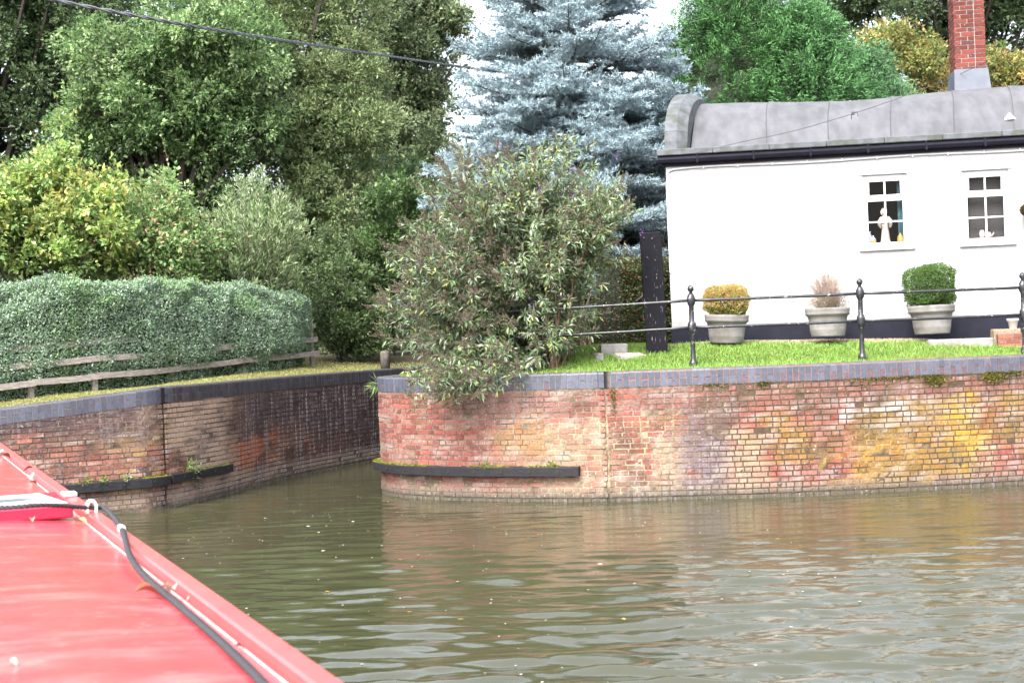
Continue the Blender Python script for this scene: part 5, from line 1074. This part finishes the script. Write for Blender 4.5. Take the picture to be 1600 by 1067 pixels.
mx2=n.new('ShaderNodeMix'); mx2.data_type='RGBA'; l.new(ms_.outputs[0],mx2.inputs[0]); l.new(mx.outputs[2],mx2.inputs[6]); mx2.inputs[7].default_value=(.50,.33,.30,1); l.new(mx2.outputs[2],b.inputs['Base Color'])
b.inputs['Roughness'].default_value=.38; b.inputs['Coat Weight'].default_value=.8; b.inputs['Coat Roughness'].default_value=.2
mr2=n.new('ShaderNodeMapRange'); mr2.inputs[1].default_value=.35; mr2.inputs[2].default_value=.65; mr2.inputs[3].default_value=.30; mr2.inputs[4].default_value=.55; l.new(nz.outputs[0],mr2.inputs[0]); l.new(mr2.outputs[0],b.inputs['Roughness'])
bp=n.new('ShaderNodeBump'); bp.inputs['Strength'].default_value=.25; bp.inputs['Distance'].default_value=.02; l.new(nz.outputs[0],bp.inputs['Height']); l.new(bp.outputs[0],b.inputs['Normal'])
M_rail=mat('faded_red_rail',(.52,.095,.095),rough=.4,namt=.12,nscale=6,coat=.2); M_hull=mat('black_hull',(.02,.02,.022),rough=.5); M_bw=mat('white_boat_paint',(.75,.73,.72),rough=.4)
T0,T1=1.3,17.6; NE=1.026; NC=.10; NL=NC-(NE-NC)
m=MB(); nn=25; xs_=np.linspace(NL+.075,NE-.075,nn); ys_=np.linspace(T0,T1,60); V=[]
for y in ys_:
    for x in xs_: V.append((x,y,1.405+.055*(1-((x-NC)/(NE-.075-NC))**2)+.004*math.sin(y*2.6)*(1-((x-NC)/.86)**2)))
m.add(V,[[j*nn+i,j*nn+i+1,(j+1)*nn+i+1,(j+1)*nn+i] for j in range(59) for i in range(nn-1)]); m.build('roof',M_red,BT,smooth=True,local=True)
# continuous handrails either side
for sgn in (1,-1):
    m=MB(); X=lambda v:NC+sgn*(v-NC); pr=[(NE-.083,1.39),(NE-.074,1.405),(NE-.070,1.440),(NE-.062,1.449),(NE-.006,1.452),(NE,1.445),(NE,1.385)]
    V=[(X(a),y,z) for y in (T0,T1) for a,z in pr]; m.add(V,[[i,(i+1)%7,(i+1)%7+7,i+7] for i in range(7)]+[[0,1,2,3,4,5,6],[13,12,11,10,9,8,7]]); m.build('handrail',M_rail,BT,local=True)
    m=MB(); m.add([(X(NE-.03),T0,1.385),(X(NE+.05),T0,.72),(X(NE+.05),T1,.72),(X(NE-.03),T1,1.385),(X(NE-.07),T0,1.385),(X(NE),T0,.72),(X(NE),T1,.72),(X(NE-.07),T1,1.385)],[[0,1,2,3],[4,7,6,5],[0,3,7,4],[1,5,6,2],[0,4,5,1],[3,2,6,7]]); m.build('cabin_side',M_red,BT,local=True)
m=MB(); hull=[(-.6,.35),(.2,.98),(18.0,1.0),(19.0,.75),(19.6,.15)]; V=[];HH=[]
for y,hw_ in hull:
    for x,z in ((-hw_-.02,-.4),(-hw_-.06,.70),(hw_+.06,.70),(hw_+.02,-.4)): V.append((NC+x,y,z))
m.add(V,[[i*4+j,(i+1)*4+j,(i+1)*4+j+1,i*4+j+1] for i in range(4) for j in range(3)]+[[0,1,2,3],[19,18,17,16]]); m.build('hull',M_hull,BT,local=True)
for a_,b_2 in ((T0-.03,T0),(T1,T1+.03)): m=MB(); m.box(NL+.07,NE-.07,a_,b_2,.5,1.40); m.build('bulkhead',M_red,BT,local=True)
m=MB(); m.tube([(NE-.088,y,1.409+.0006*math.sin(y*31)) for y in np.arange(T0+.05,T1,.13)],.0035,5); m.build('sealant_bead',mat('dirty_sealant',(.62,.48,.46),rough=.7,namt=.3,nscale=20),BT,local=True)
BI=mw(BT).inverted()
def bl(px,py,z): q=pz(px,py,z); return BI@q
# weld seam steps / clips: white rope guides on the rail
M_whitemetal=mat('white_painted_steel',(.75,.70,.70),rough=.4)
def guide(px,py,lab):
    q=bl(px,py,1.452); m=MB(); w_=.045; pts=[(-.022,0,-.003),(-.024,0,.04),(-.012,0,.062),(.012,0,.062),(.024,0,.04),(.022,0,-.003)]
    for i in range(5):
        a,b2=Vector(pts[i]),Vector(pts[i+1]); d=(b2-a); nr=Vector((-d.z,0,d.x)).normalized()*.007
        V=[]
        for p_ in (a,b2):
            for sgn2 in (1,-1):
                for yy in (-w_/2,w_/2): V.append((p_+nr*sgn2+Vector((0,yy,0))))
        m.add([tuple(v) for v in V],[[0,1,5,4],[2,6,7,3],[0,2,3,1],[4,5,7,6],[0,4,6,2],[1,3,7,5]])
    o=m.build('rope_guide',M_whitemetal,BT,local=True); o.location=(q.x,q.y,1.452); tag(o,lab); return q
g1=guide(143,800,'white rope guide holding the black rope'); 
q2=bl(98,776,1.452); m=MB(); m.box(-.045,.03,-.05,.05,0,.03,bev=.008); m.tube([(-.045,-.05,.02),(-.045,.05,.02)],.014,6); o=m.build('rail_bracket',M_whitemetal,BT,local=True); o.location=(NE-.035,q2.y,1.450)
# board lying across the roof
ZB=1.505
c_=[bl(-70,757,ZB),bl(88,768,ZB),bl(113,788,ZB),bl(-70,784,ZB)]
print('board',[tuple(round(v,2) for v in p_) for p_ in c_], 'guide',g1)
x0,x1=-.55,c_[1].x*.5+c_[2].x*.5; y1,y0=c_[1].y,c_[2].y
bo=thing('roof_board',mw(BT)@Vector((x1,y0,ZB-.05)),'red board with a white painted panel lying across the boat roof under the rope','board',rz=RZ)
W_=x1-x0; Dd=y1-y0; m=MB(); m.box(-W_,0,0,Dd,-.02,.05,bev=.008); m.build('board_body',mat('bright_red_paint',(.55,.008,.05),rough=.35,coat=.3),bo,local=True)
def flat(pts,z,mt,nm): m=MB(); m.add([(x,y,z) for x,y in pts]+[(x,y,z-.003) for x,y in pts],[list(range(len(pts))),list(range(len(pts),2*len(pts)))[::-1]]+[[i,(i+1)%len(pts),(i+1)%len(pts)+len(pts),i+len(pts)][::-1] for i in range(len(pts))]); return m.build(nm,mt,bo,local=True)
flat([(-.015,Dd*.1),(-.10,Dd*.93),(-.50,Dd*.93),(-.62,Dd*.5),(-.50,Dd*.1)],.0545,M_bw,'white_panel')
flat([(-.17,Dd*.50),(-.24,Dd*.62),(-.36,Dd*.62),(-.45,Dd*.52),(-.36,Dd*.44),(-.24,Dd*.44)],.0585,mat('dark_grey_paint',(.10,.11,.15),rough=.5),'grey_diamond')
flat([(-.70,Dd*.15),(-.63,Dd*.5),(-.70,Dd*.85),(-1.1,Dd*.85),(-1.1,Dd*.15)],.0545,M_bw,'white_panel')
# rope
M_rope=mat('black_rope',(.035,.036,.042),rough=.8,bump=.6,bscale=150)
def rope(name,label,P,r,parent=None):
    P=catmull([np.array(p,float) for p in P],.02); s=np.concatenate([[0],np.cumsum(np.linalg.norm(np.diff(P,axis=0),axis=1))]); q=np.arange(0,s[-1],.014); B_=np.stack([np.interp(q,s,P[:,i]) for i in range(3)],1); T=nrm(np.gradient(B_,axis=0)); A=nrm(np.cross(T,[0,0,1.])); C2=np.cross(T,A)
    o=MB()
    for k in range(3):
        ph=q*(2*math.pi/.085)+k*2.094; o.tube(B_+(A*np.cos(ph)[:,None]+C2*np.sin(ph)[:,None])*r*.62,r*.5,6)
    return o.build(name,M_rope,parent,smooth=True)
RPx=[pz(-160,796,1.53),pz(0,793,1.53),pz(70,789,1.528)]
P=[tuple(p_) for p_ in RPx]; gq=mw(BT)@Vector((g1.x,g1.y,1.475)); P.append(tuple(gq))
for px,py,z in ((165,795,1.468),(190,826,1.466),(203,868,1.462),(232,905,1.44),(272,938,1.432),(330,988,1.432),(372,1027,1.432),(415,1070,1.432),(470,1130,1.43),(560,1260,1.43)): P.append(tuple(pz(px,py,z)))
rp=thing('mooring_rope',tuple(gq),'black twisted rope threaded through the white guide along the boat roof edge','rope'); rope('rope_strands','',P,.0125,rp)
a=np.array(pz(190,826,1.466)); m=MB(); t_=nrm(np.array(P[5])-np.array(P[4])); m.tube([a-t_*.03,a+t_*.0,a+t_*.03],[.017,.021,.017],10); m.tube([a-t_*.07,a-t_*.03],[.016,.016],8); m.build('white_whipping',mat('white_tape',(.75,.75,.78),rough=.6),rp,smooth=True)
# dry leaves on the roof
BL=[('curled brown leaf beside the rope on the boat roof',250,930,1.43,.09,(.30,.09,.05)),('pale leaf resting against the rope on the boat roof',262,925,1.44,.07,(.55,.40,.32)),('pale dry leaf in the roof gutter beyond the rope',292,938,1.412,.06,(.55,.45,.38)),('brown leaf in the roof gutter beside the rope',272,922,1.412,.05,(.25,.13,.09)),
 ('white bird stained leaf near the rope guide',118,808,1.42,.06,(.70,.66,.62)),('brown and green leaf on the roof just below the rope guide',136,820,1.415,.07,(.28,.26,.14)),('dark brown leaf in the gutter at the far left edge',16,716,1.43,.11,(.16,.08,.05)),('pale leaf in the gutter at the far left edge',3,710,1.43,.08,(.65,.58,.52)),
 ('brown leaf in the gutter left of the bracket',36,737,1.42,.08,(.20,.09,.07)),('pale crumpled leaf in the gutter near the red board',48,750,1.42,.09,(.62,.50,.48)),('brown curled leaf in the gutter beside the bracket',58,757,1.42,.07,(.24,.14,.09)),('small dry leaf alone on the open roof',51,815,1.445,.045,(.45,.38,.28)),('small dark crumb of leaf in the gutter near the bottom',382,1012,1.412,.03,(.20,.03,.04)),('small pale leaf on the roof near the bottom edge',26,1040,1.455,.035,(.55,.42,.34))]
for lab,px,py,z,L,c in BL:
    p=pz(px,py,z); r=np.random.default_rng(px+py); m=MB(); n=5; th=r.random()*6.28; d=np.array([math.cos(th),math.sin(th),.25]); sN=nrm(np.cross(d,[0,0,1])); q=np.linspace(0,1,6); V=[]
    for f in q:
        w2=L*.33*math.sin(math.pi*min(.98,f*.93+.05)); cz=.16*L*math.sin(f*3.1); 
        V+=[d*f*L-sN*w2+[0,0,cz+w2*.7],d*f*L+[0,0,cz],d*f*L+sN*w2+[0,0,cz+w2*.9]]
    F=[]
    for i in range(5): F+=[[3*i,3*i+3,3*i+4,3*i+1],[3*i+1,3*i+4,3*i+5,3*i+2]]
    m.add(np.array(V),F,np.array(c)*1.); o=m.build('dry_leaf',M_fall,smooth=True); o.location=p; tag(o,lab,'leaf','dry leaves on the boat roof')
print('tris',sum(len(o.data.polygons) for o in scene.objects if o.type=='MESH'))
for o in scene.objects:
    if '_w' in o: del o['_w']
